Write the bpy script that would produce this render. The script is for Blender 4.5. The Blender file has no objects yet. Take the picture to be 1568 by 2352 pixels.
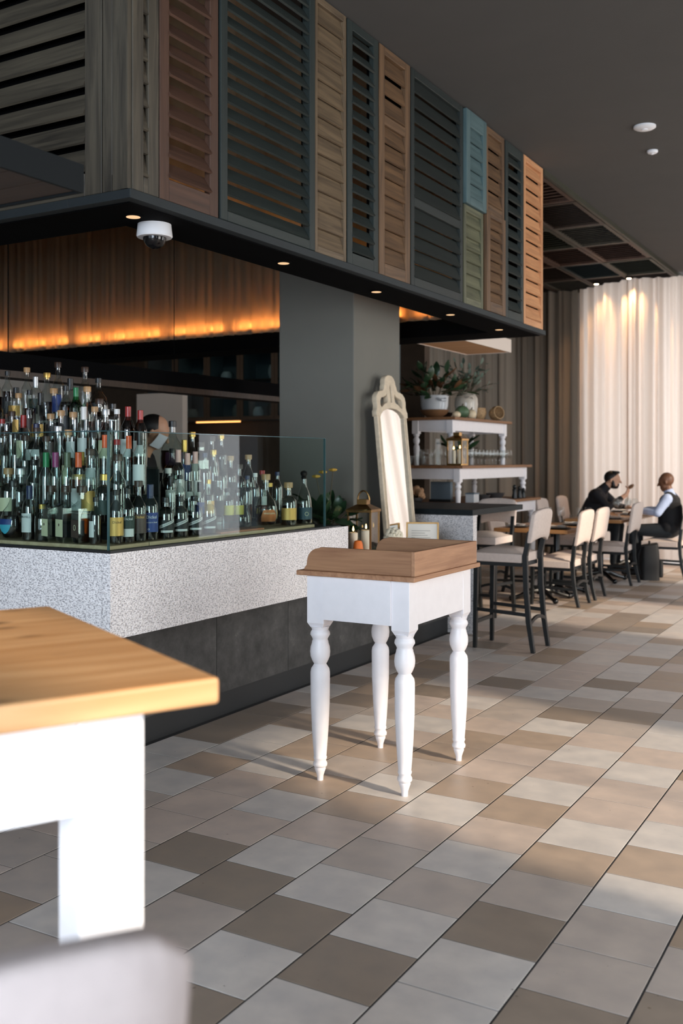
import bpy, bmesh, math, random, zlib
from mathutils import Vector, Matrix
random.seed(7)
R = math.radians
SC = bpy.context.scene
COL = SC.collection

# ------------------------------------------------------------------ camera
CAM_H = 1.45
HEAD = math.atan((2110 - 784) / 2287.0)
cam_data = bpy.data.cameras.new('camera')
cam = bpy.data.objects.new('camera', cam_data); COL.objects.link(cam)
cam.location = (0, 0, CAM_H)
cam.rotation_euler = (R(90), 0, HEAD)
cam_data.sensor_fit = 'HORIZONTAL'; cam_data.sensor_width = 24.0
cam_data.lens = 2287.0 / 1568.0 * 24.0
cam_data.shift_y = -121.0 / 1568.0
cam_data.clip_start = 0.05; cam_data.clip_end = 200
cam_data.dof.use_dof = True
cam_data.dof.focus_distance = 4.5
cam_data.dof.aperture_fstop = 3.0
SC.camera = cam

# ------------------------------------------------------------------ world, sun, window daylight, exposure
vs = SC.view_settings
vs.view_transform = 'Standard'; vs.look = 'None'; vs.exposure = 0.08; vs.gamma = 1.0; vs.use_curve_mapping = False
SC.cycles.transparent_max_bounces = 40
SC.cycles.max_bounces = 10
SC.cycles.caustics_reflective = False; SC.cycles.caustics_refractive = False
SC.cycles.sample_clamp_indirect = 4.0
world = bpy.data.worlds.new('daylight'); SC.world = world; world.use_nodes = True
bg = world.node_tree.nodes['Background']
bg.inputs[0].default_value = (0.75, 0.86, 1.0, 1); bg.inputs[1].default_value = 0.8

SUN_DIR = Vector((-0.96, 0.22, -0.50)).normalized()
sun_d = bpy.data.lights.new('sun', 'SUN'); sun = bpy.data.objects.new('sun', sun_d); COL.objects.link(sun)
sun_d.energy = 3.9; sun_d.angle = R(3.2); sun_d.color = (1.0, 0.80, 0.60)
sun.rotation_euler = SUN_DIR.to_track_quat('-Z', 'Y').to_euler()

WIN_R = [(0.24, 0.80, 0.3, 3.7), (2.6, 4.75, 0.3, 2.75), (7.35, 9.25, 0.3, 3.85), (10.9, 12.6, 0.3, 3.85)]      # right wall windows: y0,y1,z0,z1
WIN_B = [(-5.5, -2.0, 0.4, 3.6), (-1.4, 1.6, 0.4, 3.6)]                               # back wall windows: x0,x1,z0,z1
WIN_F = [(-8.8, -5.6, 0.2, 3.9), (-4.25, -2.9, 0.2, 3.9), (-2.7, -0.4, 0.2, 3.9), (-0.2, 2.0, 0.2, 3.9)]        # far wall windows; the leftmost is added to backlight the dim curtain
def window_light(name, loc, rot, sx, sz, power, color):
    d = bpy.data.lights.new(name, 'AREA'); o = bpy.data.objects.new(name, d); COL.objects.link(o)
    d.shape = 'RECTANGLE'; d.size = sx; d.size_y = sz; d.energy = power; d.color = color
    o.location = loc; o.rotation_euler = rot
    return o
for (y0, y1, z0, z1), pw, c in zip(WIN_R, (40, 132, 150, 130), ((0.85, 0.92, 1), (1, 0.94, 0.89), (1, 0.93, 0.87), (0.93, 0.96, 1.0))):
    window_light('daylight_right', (2.75, (y0 + y1) / 2, (z0 + z1) / 2), (0, R(90), 0), z1 - z0, y1 - y0, pw, c)
for (x0, x1, z0, z1), pw in zip(WIN_B, (60, 690)):
    window_light('daylight_back', ((x0 + x1) / 2, -4.05, (z0 + z1) / 2), (R(90), 0, R(0)), x1 - x0, z1 - z0, pw, (0.77, 0.87, 1.0))
for (x0, x1, z0, z1), pw in zip(WIN_F, (60, 50, 100, 100)):
    window_light('daylight_far', ((x0 + x1) / 2, 16.1, (z0 + z1) / 2), (R(-90), 0, 0), x1 - x0, z1 - z0, pw, (1, 0.95, 0.92))

# ------------------------------------------------------------------ projection helper for laying things out
SN, CS, FPX = math.sin(HEAD), math.cos(HEAD), 2287.0
def project(x, y, z):
    d = -SN * x + CS * y
    return 784 + FPX * (CS * x + SN * y) / max(d, 1e-4), 1055 - FPX * (z - CAM_H) / max(d, 1e-4), d

# ------------------------------------------------------------------ materials
def lin(r, g=None, b=None):
    if g is None: r, g, b = r
    f = lambda c: (c / 255 / 12.92) if c <= 10 else ((c / 255 + 0.055) / 1.055) ** 2.4
    return (f(r), f(g), f(b), 1)
MATS = {}
def new_mat(name):
    m = bpy.data.materials.new(name); m.use_nodes = True
    nt = m.node_tree; nt.nodes.clear()
    out = nt.nodes.new('ShaderNodeOutputMaterial')
    MATS[name] = m
    return m, nt, out
def N(nt, t, **kw):
    n = nt.nodes.new(t)
    for k, v in kw.items(): setattr(n, k, v)
    return n
def principled(nt, out, color=(1, 1, 1, 1), rough=0.5, metal=0.0, spec=0.5):
    p = N(nt, 'ShaderNodeBsdfPrincipled')
    p.inputs['Base Color'].default_value = color
    p.inputs['Roughness'].default_value = rough
    p.inputs['Metallic'].default_value = metal
    p.inputs['Specular IOR Level'].default_value = spec
    nt.links.new(p.outputs[0], out.inputs[0])
    return p
def coords(nt, scale=(1, 1, 1), rnd=True):
    tc = N(nt, 'ShaderNodeTexCoord')
    mp = N(nt, 'ShaderNodeMapping'); mp.inputs['Scale'].default_value = scale
    if rnd:
        oi = N(nt, 'ShaderNodeObjectInfo'); ml = N(nt, 'ShaderNodeMath', operation='MULTIPLY'); ml.inputs[1].default_value = 37.0
        ad = N(nt, 'ShaderNodeVectorMath', operation='ADD')
        nt.links.new(oi.outputs['Random'], ml.inputs[0]); nt.links.new(tc.outputs['Object'], ad.inputs[0]); nt.links.new(ml.outputs[0], ad.inputs[1])
        nt.links.new(ad.outputs[0], mp.inputs[0])
    else:
        nt.links.new(tc.outputs['Object'], mp.inputs[0])
    return mp
def ramp(nt, fac, stops):
    r = N(nt, 'ShaderNodeValToRGB'); e = r.color_ramp.elements
    while len(e) < len(stops): e.new(0.5)
    for i, (p, c) in enumerate(stops): e[i].position = p; e[i].color = c
    nt.links.new(fac, r.inputs[0]); return r
def plain(name, color, rough=0.5, metal=0.0, noise=0.0, nscale=8.0, bump=0.0, spec=0.5):
    m, nt, out = new_mat(name); p = principled(nt, out, color, rough, metal, spec)
    if noise or bump:
        mp = coords(nt)
        n = N(nt, 'ShaderNodeTexNoise'); n.inputs['Scale'].default_value = nscale; n.inputs['Detail'].default_value = 4
        nt.links.new(mp.outputs[0], n.inputs['Vector'])
        if noise:
            c = Vector(color[:3])
            r = ramp(nt, n.outputs['Fac'], [(0.3, (*(c * (1 - noise)), 1)), (0.7, (*(c * (1 + noise)), 1))])
            nt.links.new(r.outputs[0], p.inputs['Base Color'])
        if bump:
            b = N(nt, 'ShaderNodeBump'); b.inputs['Strength'].default_value = bump; b.inputs['Distance'].default_value = 0.005
            nt.links.new(n.outputs['Fac'], b.inputs['Height']); nt.links.new(b.outputs[0], p.inputs['Normal'])
    return m
def wood(name, c1, c2, axis=0, scale=14.0, rough=0.55, bump=0.15, contrast=(0.32, 0.68)):
    m, nt, out = new_mat(name); p = principled(nt, out, c1, rough)
    s = [scale, scale, scale]; s[axis] = scale * 0.06
    mp = coords(nt, s)
    n = N(nt, 'ShaderNodeTexNoise'); n.inputs['Scale'].default_value = 1.6; n.inputs['Detail'].default_value = 6; n.inputs['Roughness'].default_value = 0.62; n.inputs['Distortion'].default_value = 0.6
    nt.links.new(mp.outputs[0], n.inputs['Vector'])
    r = ramp(nt, n.outputs['Fac'], [(contrast[0], c1), (contrast[1], c2)])
    nt.links.new(r.outputs[0], p.inputs['Base Color'])
    b = N(nt, 'ShaderNodeBump'); b.inputs['Strength'].default_value = bump; b.inputs['Distance'].default_value = 0.003
    nt.links.new(n.outputs['Fac'], b.inputs['Height']); nt.links.new(b.outputs[0], p.inputs['Normal'])
    return m
def thin_glass(name, tint=(1, 1, 1, 1), rough=0.02, ior=1.45, boost=1.0):
    m, nt, out = new_mat(name)
    t = N(nt, 'ShaderNodeBsdfTransparent'); t.inputs[0].default_value = tint
    g = N(nt, 'ShaderNodeBsdfGlossy'); g.inputs['Roughness'].default_value = rough
    fr = N(nt, 'ShaderNodeFresnel'); fr.inputs[0].default_value = ior
    ml = N(nt, 'ShaderNodeMath', operation='MULTIPLY'); ml.inputs[1].default_value = boost; ml.use_clamp = True
    mx = N(nt, 'ShaderNodeMixShader')
    ge = N(nt, 'ShaderNodeNewGeometry'); iv = N(nt, 'ShaderNodeMath', operation='SUBTRACT'); iv.inputs[0].default_value = 1.0; nt.links.new(ge.outputs['Backfacing'], iv.inputs[1])
    m2 = N(nt, 'ShaderNodeMath', operation='MULTIPLY'); nt.links.new(ml.outputs[0], m2.inputs[0]); nt.links.new(iv.outputs[0], m2.inputs[1])
    nt.links.new(fr.outputs[0], ml.inputs[0]); nt.links.new(m2.outputs[0], mx.inputs[0])
    nt.links.new(t.outputs[0], mx.inputs[1]); nt.links.new(g.outputs[0], mx.inputs[2]); nt.links.new(mx.outputs[0], out.inputs[0])
    return m
def cloth(name, color, trans=0.5, tcolor=None, noise=0.06):
    m, nt, out = new_mat(name)
    d = N(nt, 'ShaderNodeBsdfDiffuse'); t = N(nt, 'ShaderNodeBsdfTranslucent'); mx = N(nt, 'ShaderNodeMixShader')
    mp = coords(nt, (220, 220, 220), rnd=False); n = N(nt, 'ShaderNodeTexNoise'); n.inputs['Scale'].default_value = 1.0
    nt.links.new(mp.outputs[0], n.inputs['Vector'])
    c = Vector(color[:3]); r = ramp(nt, n.outputs['Fac'], [(0.3, (*(c * (1 - noise)), 1)), (0.7, (*(c * (1 + noise)), 1))])
    nt.links.new(r.outputs[0], d.inputs[0]); t.inputs[0].default_value = tcolor or color
    mx.inputs[0].default_value = trans
    nt.links.new(d.outputs[0], mx.inputs[1]); nt.links.new(t.outputs[0], mx.inputs[2]); nt.links.new(mx.outputs[0], out.inputs[0])
    return m
def glow(name, color, strength):
    m, nt, out = new_mat(name); e = N(nt, 'ShaderNodeEmission'); e.inputs[0].default_value = color; e.inputs[1].default_value = strength
    nt.links.new(e.outputs[0], out.inputs[0]); return m

M = MATS
plain('white_paint', lin(236, 233, 236), 0.38, noise=0.02, nscale=20)
plain('white_paint_bright', lin(244, 243, 246), 0.4, noise=0.02, nscale=20)
plain('ceiling_paint', lin(74, 71, 68), 0.9, noise=0.03, nscale=3)
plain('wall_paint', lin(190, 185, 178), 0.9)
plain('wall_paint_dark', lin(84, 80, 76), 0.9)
plain('pillar_paint', lin(110, 109, 102), 0.85, noise=0.03, nscale=4)
plain('kitchen_wall', lin(70, 56, 44), 0.8, noise=0.1)
plain('partition_paint', lin(226, 212, 200), 0.8)
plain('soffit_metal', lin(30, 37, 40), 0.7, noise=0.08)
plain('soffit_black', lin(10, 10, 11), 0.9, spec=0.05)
plain('pendant_metal', lin(17, 21, 23), 0.7, spec=0.2)
plain('grout', lin(34, 33, 35), 0.9, noise=0.15, nscale=30)
plain('black_wood', lin(22, 26, 28), 0.38, noise=0.1, nscale=20)
plain('black_iron', lin(15, 16, 18), 0.25, 0.3)
plain('plinth_dark', lin(26, 28, 30), 0.5)
plain('slab_dark', lin(30, 37, 40), 0.55, noise=0.15, nscale=30, spec=0.2)
plain('brass', lin(196, 158, 98), 0.28, 1.0)
plain('aged_brass', lin(140, 108, 66), 0.35, 1.0)
plain('cream_frame', lin(206, 190, 166), 0.6, noise=0.12, nscale=25, bump=0.2)
plain('mirror_silver', (0.93, 0.95, 0.95, 1), 0.02, 1.0)
plain('wax', lin(238, 222, 196), 0.5)
plain('white_plastic', lin(225, 225, 228), 0.35)
plain('black_plastic', lin(14, 14, 16), 0.15)
plain('paper', lin(245, 240, 230), 0.7)
plain('ink', lin(150, 145, 138), 0.8)
plain('stoneware', lin(196, 188, 176), 0.22, noise=0.06, nscale=10)
plain('blue_stoneware', lin(186, 190, 194), 0.2, noise=0.06, nscale=10)
plain('napkin', lin(245, 243, 240), 0.8)
plain('plate_dark', lin(58, 58, 60), 0.3)
plain('porcelain', lin(240, 238, 235), 0.2)
plain('slate_blue', lin(98, 112, 122), 0.6)
plain('leaf_dark', lin(38, 62, 40), 0.3, noise=0.3, nscale=12)
plain('leaf_bronze', lin(86, 58, 36), 0.4, noise=0.3, nscale=12)
plain('leaf_sage', lin(92, 108, 96), 0.5, noise=0.25, nscale=12)
plain('stem', lin(70, 62, 40), 0.7)
plain('blossom_gold', lin(200, 160, 70), 0.6, noise=0.2)
plain('pumpkin_orange', lin(232, 116, 40), 0.5, noise=0.15, nscale=14)
plain('gourd_green', lin(80, 104, 74), 0.5, noise=0.4, nscale=9)
plain('gourd_cream', lin(222, 202, 170), 0.5, noise=0.12, nscale=9)
plain('hydrangea_white', lin(226, 218, 196), 0.7, noise=0.1, nscale=30)
plain('dried_flower', lin(178, 140, 108), 0.8, noise=0.3, nscale=20)
plain('rattan', lin(168, 136, 98), 0.7, noise=0.4, nscale=60, bump=0.6)
plain('bag_black', lin(12, 13, 16), 0.7, noise=0.2, nscale=30)
plain('cork', lin(176, 138, 96), 0.8, noise=0.15, nscale=60)
plain('pottery_brown', lin(120, 86, 58), 0.5, noise=0.15)
plain('pottery_dark', lin(60, 48, 42), 0.5, noise=0.15)
plain('candle_wick', lin(30, 25, 20), 0.9)
plain('cabinet_frame', lin(72, 58, 46), 0.5, noise=0.1)
plain('cabinet_inside', lin(120, 128, 130), 0.7)
# skin / clothes
plain('skin_light', lin(205, 158, 130), 0.5, noise=0.05)
plain('skin_brown', lin(120, 82, 60), 0.45, noise=0.05)
plain('hair_black', lin(18, 15, 14), 0.5, noise=0.3, nscale=40)
plain('shirt_black', lin(20, 20, 27), 0.8, noise=0.15, nscale=30)
plain('shirt_blue', lin(176, 190, 220), 0.8, noise=0.06, nscale=30)
plain('vest_black', lin(13, 14, 18), 0.85, noise=0.15, nscale=30)
plain('trousers_dark', lin(34, 40, 46), 0.85, noise=0.12, nscale=30)
plain('shoe_dark', lin(22, 20, 20), 0.5)
plain('mask_white', lin(222, 228, 240), 0.7)
plain('upholstery', lin(206, 190, 181), 0.85, noise=0.05, nscale=50, bump=0.1)
plain('upholstery_grey', lin(186, 173, 170), 0.85, noise=0.04, nscale=50, bump=0.1)
wood('oak', lin(142, 100, 72), lin(178, 134, 100), axis=1, scale=22)
wood('oak_dark', lin(126, 88, 62), lin(158, 116, 84), axis=1, scale=22)
wood('oak_cross', lin(132, 92, 64), lin(164, 122, 88), axis=0, scale=22)
wood('walnut_top', lin(120, 82, 52), lin(150, 106, 70), axis=1, scale=16)
wood('bar_wood', lin(176, 152, 118), lin(206, 184, 150), axis=1, scale=16)
wood('table_honey', lin(150, 104, 62), lin(178, 130, 82), axis=0, scale=16, rough=0.4)
wood('pendant_wood', lin(214, 160, 112), lin(236, 188, 140), axis=0, scale=14)  # wood lightened to stand for light falling on the underside
wood('board_wood', lin(150, 92, 56), lin(178, 116, 74), axis=1, scale=20)
SH = {}
for nm, a, b in (('green', (42, 54, 52), (56, 68, 64)), ('dark_green', (34, 44, 42), (46, 56, 52)), ('red_brown', (92, 62, 48), (122, 84, 64)),
                 ('weathered_grey', (72, 65, 55), (108, 98, 82)), ('weathered_tan', (112, 92, 70), (152, 128, 98)), ('brown', (96, 70, 48), (136, 102, 70)),
                 ('teal', (78, 104, 108), (104, 130, 132)), ('mossy', (86, 88, 66), (122, 122, 94)), ('orange_tan', (166, 114, 76), (204, 150, 106)), ('umber', (70, 52, 40), (92, 70, 54)), ('olive_dark', (62, 62, 46), (86, 82, 60))):
    k_ = {'orange_tan': 1.0, 'teal': 0.8, 'brown': 0.72, 'mossy': 0.75}.get(nm, 0.66); a = tuple(c * k_ for c in a); b = tuple(min(255, c * k_ * (1.2 if 'weather' in nm or nm in ('brown', 'mossy') else 1.05)) for c in b)  # orange_tan left undarkened so the end shutter looks sunlit
    SH[nm] = (wood('shutter_%s_upright' % nm, lin(a), lin(b), axis=2, scale=18, bump=0.3), wood('shutter_%s_slat' % nm, lin(a), lin(b), axis=0, scale=18, bump=0.3))
# high-top table wood with knots
def knotty():
    m, nt, out = new_mat('pine_knotty'); p = principled(nt, out, (1, 1, 1, 1), 0.35)
    mp = coords(nt, (10, 1.0, 10), rnd=False)
    n = N(nt, 'ShaderNodeTexNoise'); n.inputs['Scale'].default_value = 2.0; n.inputs['Detail'].default_value = 6; n.inputs['Distortion'].default_value = 0.8
    nt.links.new(mp.outputs[0], n.inputs['Vector'])
    r = ramp(nt, n.outputs['Fac'], [(0.3, lin(196, 142, 92)), (0.7, lin(226, 178, 128))])
    mp2 = coords(nt, (9, 4.5, 9), rnd=False)
    v = N(nt, 'ShaderNodeTexVoronoi'); v.inputs['Scale'].default_value = 1.0; nt.links.new(mp2.outputs[0], v.inputs['Vector'])
    r2 = ramp(nt, v.outputs['Distance'], [(0.06, (0.10, 0.05, 0.03, 1)), (0.2, (1, 1, 1, 1))])
    mx = N(nt, 'ShaderNodeMixRGB', blend_type='MULTIPLY'); mx.inputs[0].default_value = 0.85
    nt.links.new(r.outputs[0], mx.inputs[1]); nt.links.new(r2.outputs[0], mx.inputs[2]); nt.links.new(mx.outputs[0], p.inputs['Base Color'])
knotty()
def hammered():
    m, nt, out = new_mat('hammered_stone'); p = principled(nt, out, (1, 1, 1, 1), 0.55, 0, 0.4)
    mp = coords(nt, (105, 105, 215), rnd=False)
    w = N(nt, 'ShaderNodeTexNoise'); w.inputs['Scale'].default_value = 0.8; w.inputs['Detail'].default_value = 1.0; w.inputs['Distortion'].default_value = 0.0
    nt.links.new(mp.outputs[0], w.inputs['Vector'])
    r = ramp(nt, w.outputs['Fac'], [(0.32, lin(184, 180, 183)), (0.53, lin(254, 250, 250))])  # relief shading put into the colour, darker in the hammered dips
    nt.links.new(r.outputs[0], p.inputs['Base Color'])
    b = N(nt, 'ShaderNodeBump'); b.inputs['Strength'].default_value = 1.0; b.inputs['Distance'].default_value = 0.009
    nt.links.new(w.outputs['Fac'], b.inputs['Height']); nt.links.new(b.outputs[0], p.inputs['Normal'])
hammered()
def speckled():
    m, nt, out = new_mat('dark_concrete'); p = principled(nt, out, (1, 1, 1, 1), 0.6)
    mp = coords(nt, (1, 1, 1), rnd=True)
    a = N(nt, 'ShaderNodeTexNoise'); a.inputs['Scale'].default_value = 5; a.inputs['Detail'].default_value = 8; a.inputs['Roughness'].default_value = 0.75
    nt.links.new(mp.outputs[0], a.inputs['Vector'])
    r = ramp(nt, a.outputs['Fac'], [(0.35, lin(36, 36, 36)), (0.60, lin(70, 69, 68)), (0.75, lin(112, 110, 108))])
    nt.links.new(r.outputs[0], p.inputs['Base Color'])
speckled()
def tile_material():
    m, nt, out = new_mat('floor_tile'); p = principled(nt, out, (1, 1, 1, 1), 0.32, 0, 0.45)
    oi = N(nt, 'ShaderNodeObjectInfo'); mp = coords(nt, (1, 1, 1))
    n = N(nt, 'ShaderNodeTexNoise'); n.inputs['Scale'].default_value = 9; n.inputs['Detail'].default_value = 5
    nt.links.new(mp.outputs[0], n.inputs['Vector'])
    r = ramp(nt, n.outputs['Fac'], [(0.3, (0.86, 0.86, 0.87, 1)), (0.7, (1.08, 1.06, 1.04, 1))])
    mx = N(nt, 'ShaderNodeMixRGB', blend_type='MULTIPLY'); mx.inputs[0].default_value = 1
    nt.links.new(oi.outputs['Color'], mx.inputs[1]); nt.links.new(r.outputs[0], mx.inputs[2])
    s = N(nt, 'ShaderNodeTexNoise'); s.inputs['Scale'].default_value = 46; s.inputs['Detail'].default_value = 1; nt.links.new(mp.outputs[0], s.inputs['Vector'])
    rs = ramp(nt, s.outputs['Fac'], [(0.17, (0.45, 0.42, 0.4, 1)), (0.22, (1, 1, 1, 1))])
    m2 = N(nt, 'ShaderNodeMixRGB', blend_type='MULTIPLY'); m2.inputs[0].default_value = 1
    nt.links.new(mx.outputs[0], m2.inputs[1]); nt.links.new(rs.outputs[0], m2.inputs[2]); nt.links.new(m2.outputs[0], p.inputs['Base Color'])
    rr = ramp(nt, n.outputs['Fac'], [(0.3, (0.36, 0.36, 0.36, 1)), (0.7, (0.5, 0.5, 0.5, 1))]); nt.links.new(rr.outputs[0], p.inputs['Roughness'])
tile_material()
def far_tile_material():
    m, nt, out = new_mat('floor_tile_far'); p = principled(nt, out, (1, 1, 1, 1), 0.4, 0, 0.45)
    a = N(nt, 'ShaderNodeVertexColor'); a.layer_name = 'tint'; nt.links.new(a.outputs[0], p.inputs['Base Color'])
far_tile_material()
thin_glass('glass_clear', (0.97, 0.98, 0.98, 1), 0.015, 1.45, 1.6)
thin_glass('glass_bottle', (0.90, 0.94, 0.93, 1), 0.06, 1.5, 3.2)
thin_glass('glass_bottle_green', (0.28, 0.50, 0.36, 1), 0.06, 1.5, 3.2)
thin_glass('glass_bottle_dark', (0.30, 0.18, 0.10, 1), 0.06, 1.5, 3.2)
thin_glass('glass_screen', (0.88, 0.94, 0.92, 1), 0.01, 1.33, 0.8)
plain('glass_edge', lin(58, 86, 90), 0.15)
thin_glass('glass_shelf', (0.80, 0.90, 0.87, 1), 0.02, 1.5, 1.2)
thin_glass('glass_window', (0.97, 0.98, 0.98, 1), 0.01, 1.3, 0.6)
thin_glass('cabinet_glass', (0.62, 0.70, 0.72, 1), 0.05, 1.5, 1.5)
thin_glass('liquid_amber', (0.46, 0.20, 0.07, 1), 0.05, 1.33, 1.0)
thin_glass('liquid_brown', (0.20, 0.08, 0.035, 1), 0.05, 1.33, 1.0)
thin_glass('liquid_clear', (0.90, 0.93, 0.92, 1), 0.05, 1.33, 1.0)
thin_glass('liquid_green', (0.42, 0.50, 0.12, 1), 0.05, 1.33, 1.0)
CAPC = {'black': (20, 20, 22), 'dark brown': (56, 38, 28), 'cork': (176, 138, 96), 'red': (150, 36, 34), 'orange': (222, 92, 44), 'green': (42, 128, 78), 'magenta': (140, 52, 104), 'olive': (96, 104, 82),
        'navy': (32, 42, 78), 'gold': (206, 168, 92), 'silver': (196, 198, 200), 'white': (228, 226, 222), 'pink': (226, 178, 168), 'blue': (44, 92, 160)}
for k, c in CAPC.items(): plain('cap_' + k.replace(' ', '_'), lin(c), 0.35, 0.8 if k in ('gold', 'silver') else 0.0)
LABC = {'white': (206, 208, 206), 'cream': (206, 204, 170), 'black': (22, 24, 26), 'navy': (36, 60, 122), 'dark green': (30, 52, 46), 'brown': (74, 58, 52), 'gold': (204, 164, 92), 'teal': (34, 66, 78), 'cyan': (60, 160, 186), 'yellow': (200, 190, 80), 'purple': (70, 40, 70), 'copper': (158, 96, 54)}
for k, c in LABC.items(): plain('label_' + k.replace(' ', '_'), lin(c), 0.5, 0.5 if k in ('gold', 'copper') else 0.0)
cloth('bar_valance', lin(196, 176, 150), 0.55, lin(236, 190, 140))
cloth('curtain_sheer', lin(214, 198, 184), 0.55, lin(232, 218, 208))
cloth('curtain_dim', lin(132, 121, 109), 0.3)  # darker cloth colour stands for the weaker light on this stretch
glow('led_warm', (1.0, 0.46, 0.15, 1), 32.0)
glow('led_warm_dim', (1.0, 0.46, 0.14, 1), 5.0)
glow('downlight_warm', (1.0, 0.62, 0.34, 1), 1.0)
glow('added_kitchen_glow', (1.0, 0.86, 0.7, 1), 10.0)  # glow of the lamp added over the kitchen
glow('flame', (1.0, 0.62, 0.2, 1), 14.0)
glow('under_cabinet_light', (1.0, 0.42, 0.12, 1), 2.2)
glow('spot_glow', (1.0, 0.72, 0.42, 1), 20.0)

# ------------------------------------------------------------------ mesh builder
class MB:
    def __init__(s): s.v = []; s.f = []
    def _add(s, vs_, fs, mat=None):
        b = len(s.v)
        for p in vs_:
            s.v.append(tuple(mat @ Vector(p)) if mat is not None else tuple(p))
        for f in fs: s.f.append(tuple(b + i for i in f))
        return s
    def box(s, x0, x1, y0, y1, z0, z1, mat=None):
        if x0 > x1: x0, x1 = x1, x0
        if y0 > y1: y0, y1 = y1, y0
        if z0 > z1: z0, z1 = z1, z0
        v = [(x0, y0, z0), (x1, y0, z0), (x1, y1, z0), (x0, y1, z0), (x0, y0, z1), (x1, y0, z1), (x1, y1, z1), (x0, y1, z1)]
        return s._add(v, [(0, 3, 2, 1), (4, 5, 6, 7), (0, 1, 5, 4), (1, 2, 6, 5), (2, 3, 7, 6), (3, 0, 4, 7)], mat)
    def prism(s, poly, a, b, axis='z', mat=None):
        # poly: ccw list of 2D points in the plane perpendicular to axis
        n = len(poly)
        def P(u, v, w): return {'z': (u, v, w), 'y': (u, w, v), 'x': (w, u, v)}[axis]
        v = [P(u, w, a) for u, w in poly] + [P(u, w, b) for u, w in poly]
        f = [tuple(range(n - 1, -1, -1)), tuple(range(n, 2 * n))] + [(i, (i + 1) % n, n + (i + 1) % n, n + i) for i in range(n)]
        return s._add(v, f, mat)
    def lathe(s, prof, n=24, center=(0, 0, 0), square=0.0, mat=None, caps=True):
        v = []; f = []
        cx, cy, cz = center
        for r, z in prof:
            for i in range(n):
                a = 2 * math.pi * (i + 0.5) / n
                k = 1.0
                if square: k = (1 - square) + square * min(1 / max(abs(math.cos(a)), 1e-3), 1 / max(abs(math.sin(a)), 1e-3)) * 0.92
                v.append((cx + r * k * math.cos(a), cy + r * k * math.sin(a), cz + z))
        m = len(prof)
        for j in range(m - 1):
            for i in range(n):
                f.append((j * n + i, j * n + (i + 1) % n, (j + 1) * n + (i + 1) % n, (j + 1) * n + i))
        if caps:
            f.append(tuple(range(n - 1, -1, -1))); f.append(tuple((m - 1) * n + i for i in range(n)))
        return s._add(v, f, mat)
    def tube(s, pts, rad, n=8, caps=True, closed=False):
        pts = [Vector(p) for p in pts]; k = len(pts)
        rads = rad if isinstance(rad, (list, tuple)) else [rad] * k
        base = len(s.v); up = None
        for i, p in enumerate(pts):
            if closed: t = (pts[(i + 1) % k] - pts[i - 1]).normalized()
            else: t = (pts[min(i + 1, k - 1)] - pts[max(i - 1, 0)]).normalized()
            if up is None:
                up = Vector((0, 0, 1)) if abs(t.z) < 0.9 else Vector((1, 0, 0))
            sd = t.cross(up).normalized(); up = sd.cross(t).normalized()
            for j in range(n):
                a = 2 * math.pi * j / n
                q = p + (sd * math.cos(a) + up * math.sin(a)) * rads[i]
                s.v.append(tuple(q))
        for i in range(k if closed else k - 1):
            for j in range(n):
                a, b = base + i * n, base + ((i + 1) % k) * n
                s.f.append((a + j, a + (j + 1) % n, b + (j + 1) % n, b + j))
        if caps and not closed:
            s.f.append(tuple(base + j for j in range(n - 1, -1, -1))); s.f.append(tuple(base + (k - 1) * n + j for j in range(n)))
        return s
    def bar(s, p0, p1, w0, h0, w1=None, h1=None, up=(0, 0, 1)):
        p0, p1 = Vector(p0), Vector(p1); w1 = w0 if w1 is None else w1; h1 = h0 if h1 is None else h1
        t = (p1 - p0).normalized(); u = Vector(up)
        if abs(t.dot(u)) > 0.95: u = Vector((1, 0, 0))
        sd = t.cross(u).normalized(); u = sd.cross(t).normalized()
        v = []
        for p, w, h in ((p0, w0, h0), (p1, w1, h1)):
            for a, b in ((-1, -1), (1, -1), (1, 1), (-1, 1)): v.append(p + sd * (a * w / 2) + u * (b * h / 2))
        return s._add(v, [(0, 1, 2, 3), (7, 6, 5, 4), (0, 4, 5, 1), (1, 5, 6, 2), (2, 6, 7, 3), (3, 7, 4, 0)])
    def ball(s, c, r, nu=14, nv=9, mat=None, shape=None):
        rx, ry, rz = (r, r, r) if not isinstance(r, (tuple, list)) else r
        v = [(c[0], c[1], c[2] - rz)]; f = []
        for j in range(1, nv):
            ph = math.pi * j / nv
            for i in range(nu):
                a = 2 * math.pi * i / nu; k = shape(a, ph) if shape else 1
                v.append((c[0] + rx * k * math.sin(ph) * math.cos(a), c[1] + ry * k * math.sin(ph) * math.sin(a), c[2] - rz * math.cos(ph)))
        v.append((c[0], c[1], c[2] + rz)); t = len(v) - 1
        for i in range(nu):
            f.append((0, 1 + (i + 1) % nu, 1 + i)); f.append((t, 1 + (nv - 2) * nu + i, 1 + (nv - 2) * nu + (i + 1) % nu))
        for j in range(nv - 2):
            for i in range(nu):
                a, b = 1 + j * nu, 1 + (j + 1) * nu
                f.append((a + i, a + (i + 1) % nu, b + (i + 1) % nu, b + i))
        return s._add(v, f, mat)
    def grid(s, fn, nu, nv):
        b = len(s.v)
        for j in range(nv + 1):
            for i in range(nu + 1): s.v.append(tuple(fn(i / nu, j / nv)))
        for j in range(nv):
            for i in range(nu):
                a = b + j * (nu + 1) + i; s.f.append((a, a + 1, a + nu + 2, a + nu + 1))
        return s
    def mesh(s, name, mat, smooth=True, angle=35):
        me = bpy.data.meshes.new(name); me.from_pydata(s.v, [], s.f); me.update()
        if mat is not None: me.materials.append(MATS[mat] if isinstance(mat, str) else mat)
        if smooth:
            me.shade_smooth(); me.set_sharp_from_angle(angle=R(angle))
        return me
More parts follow.
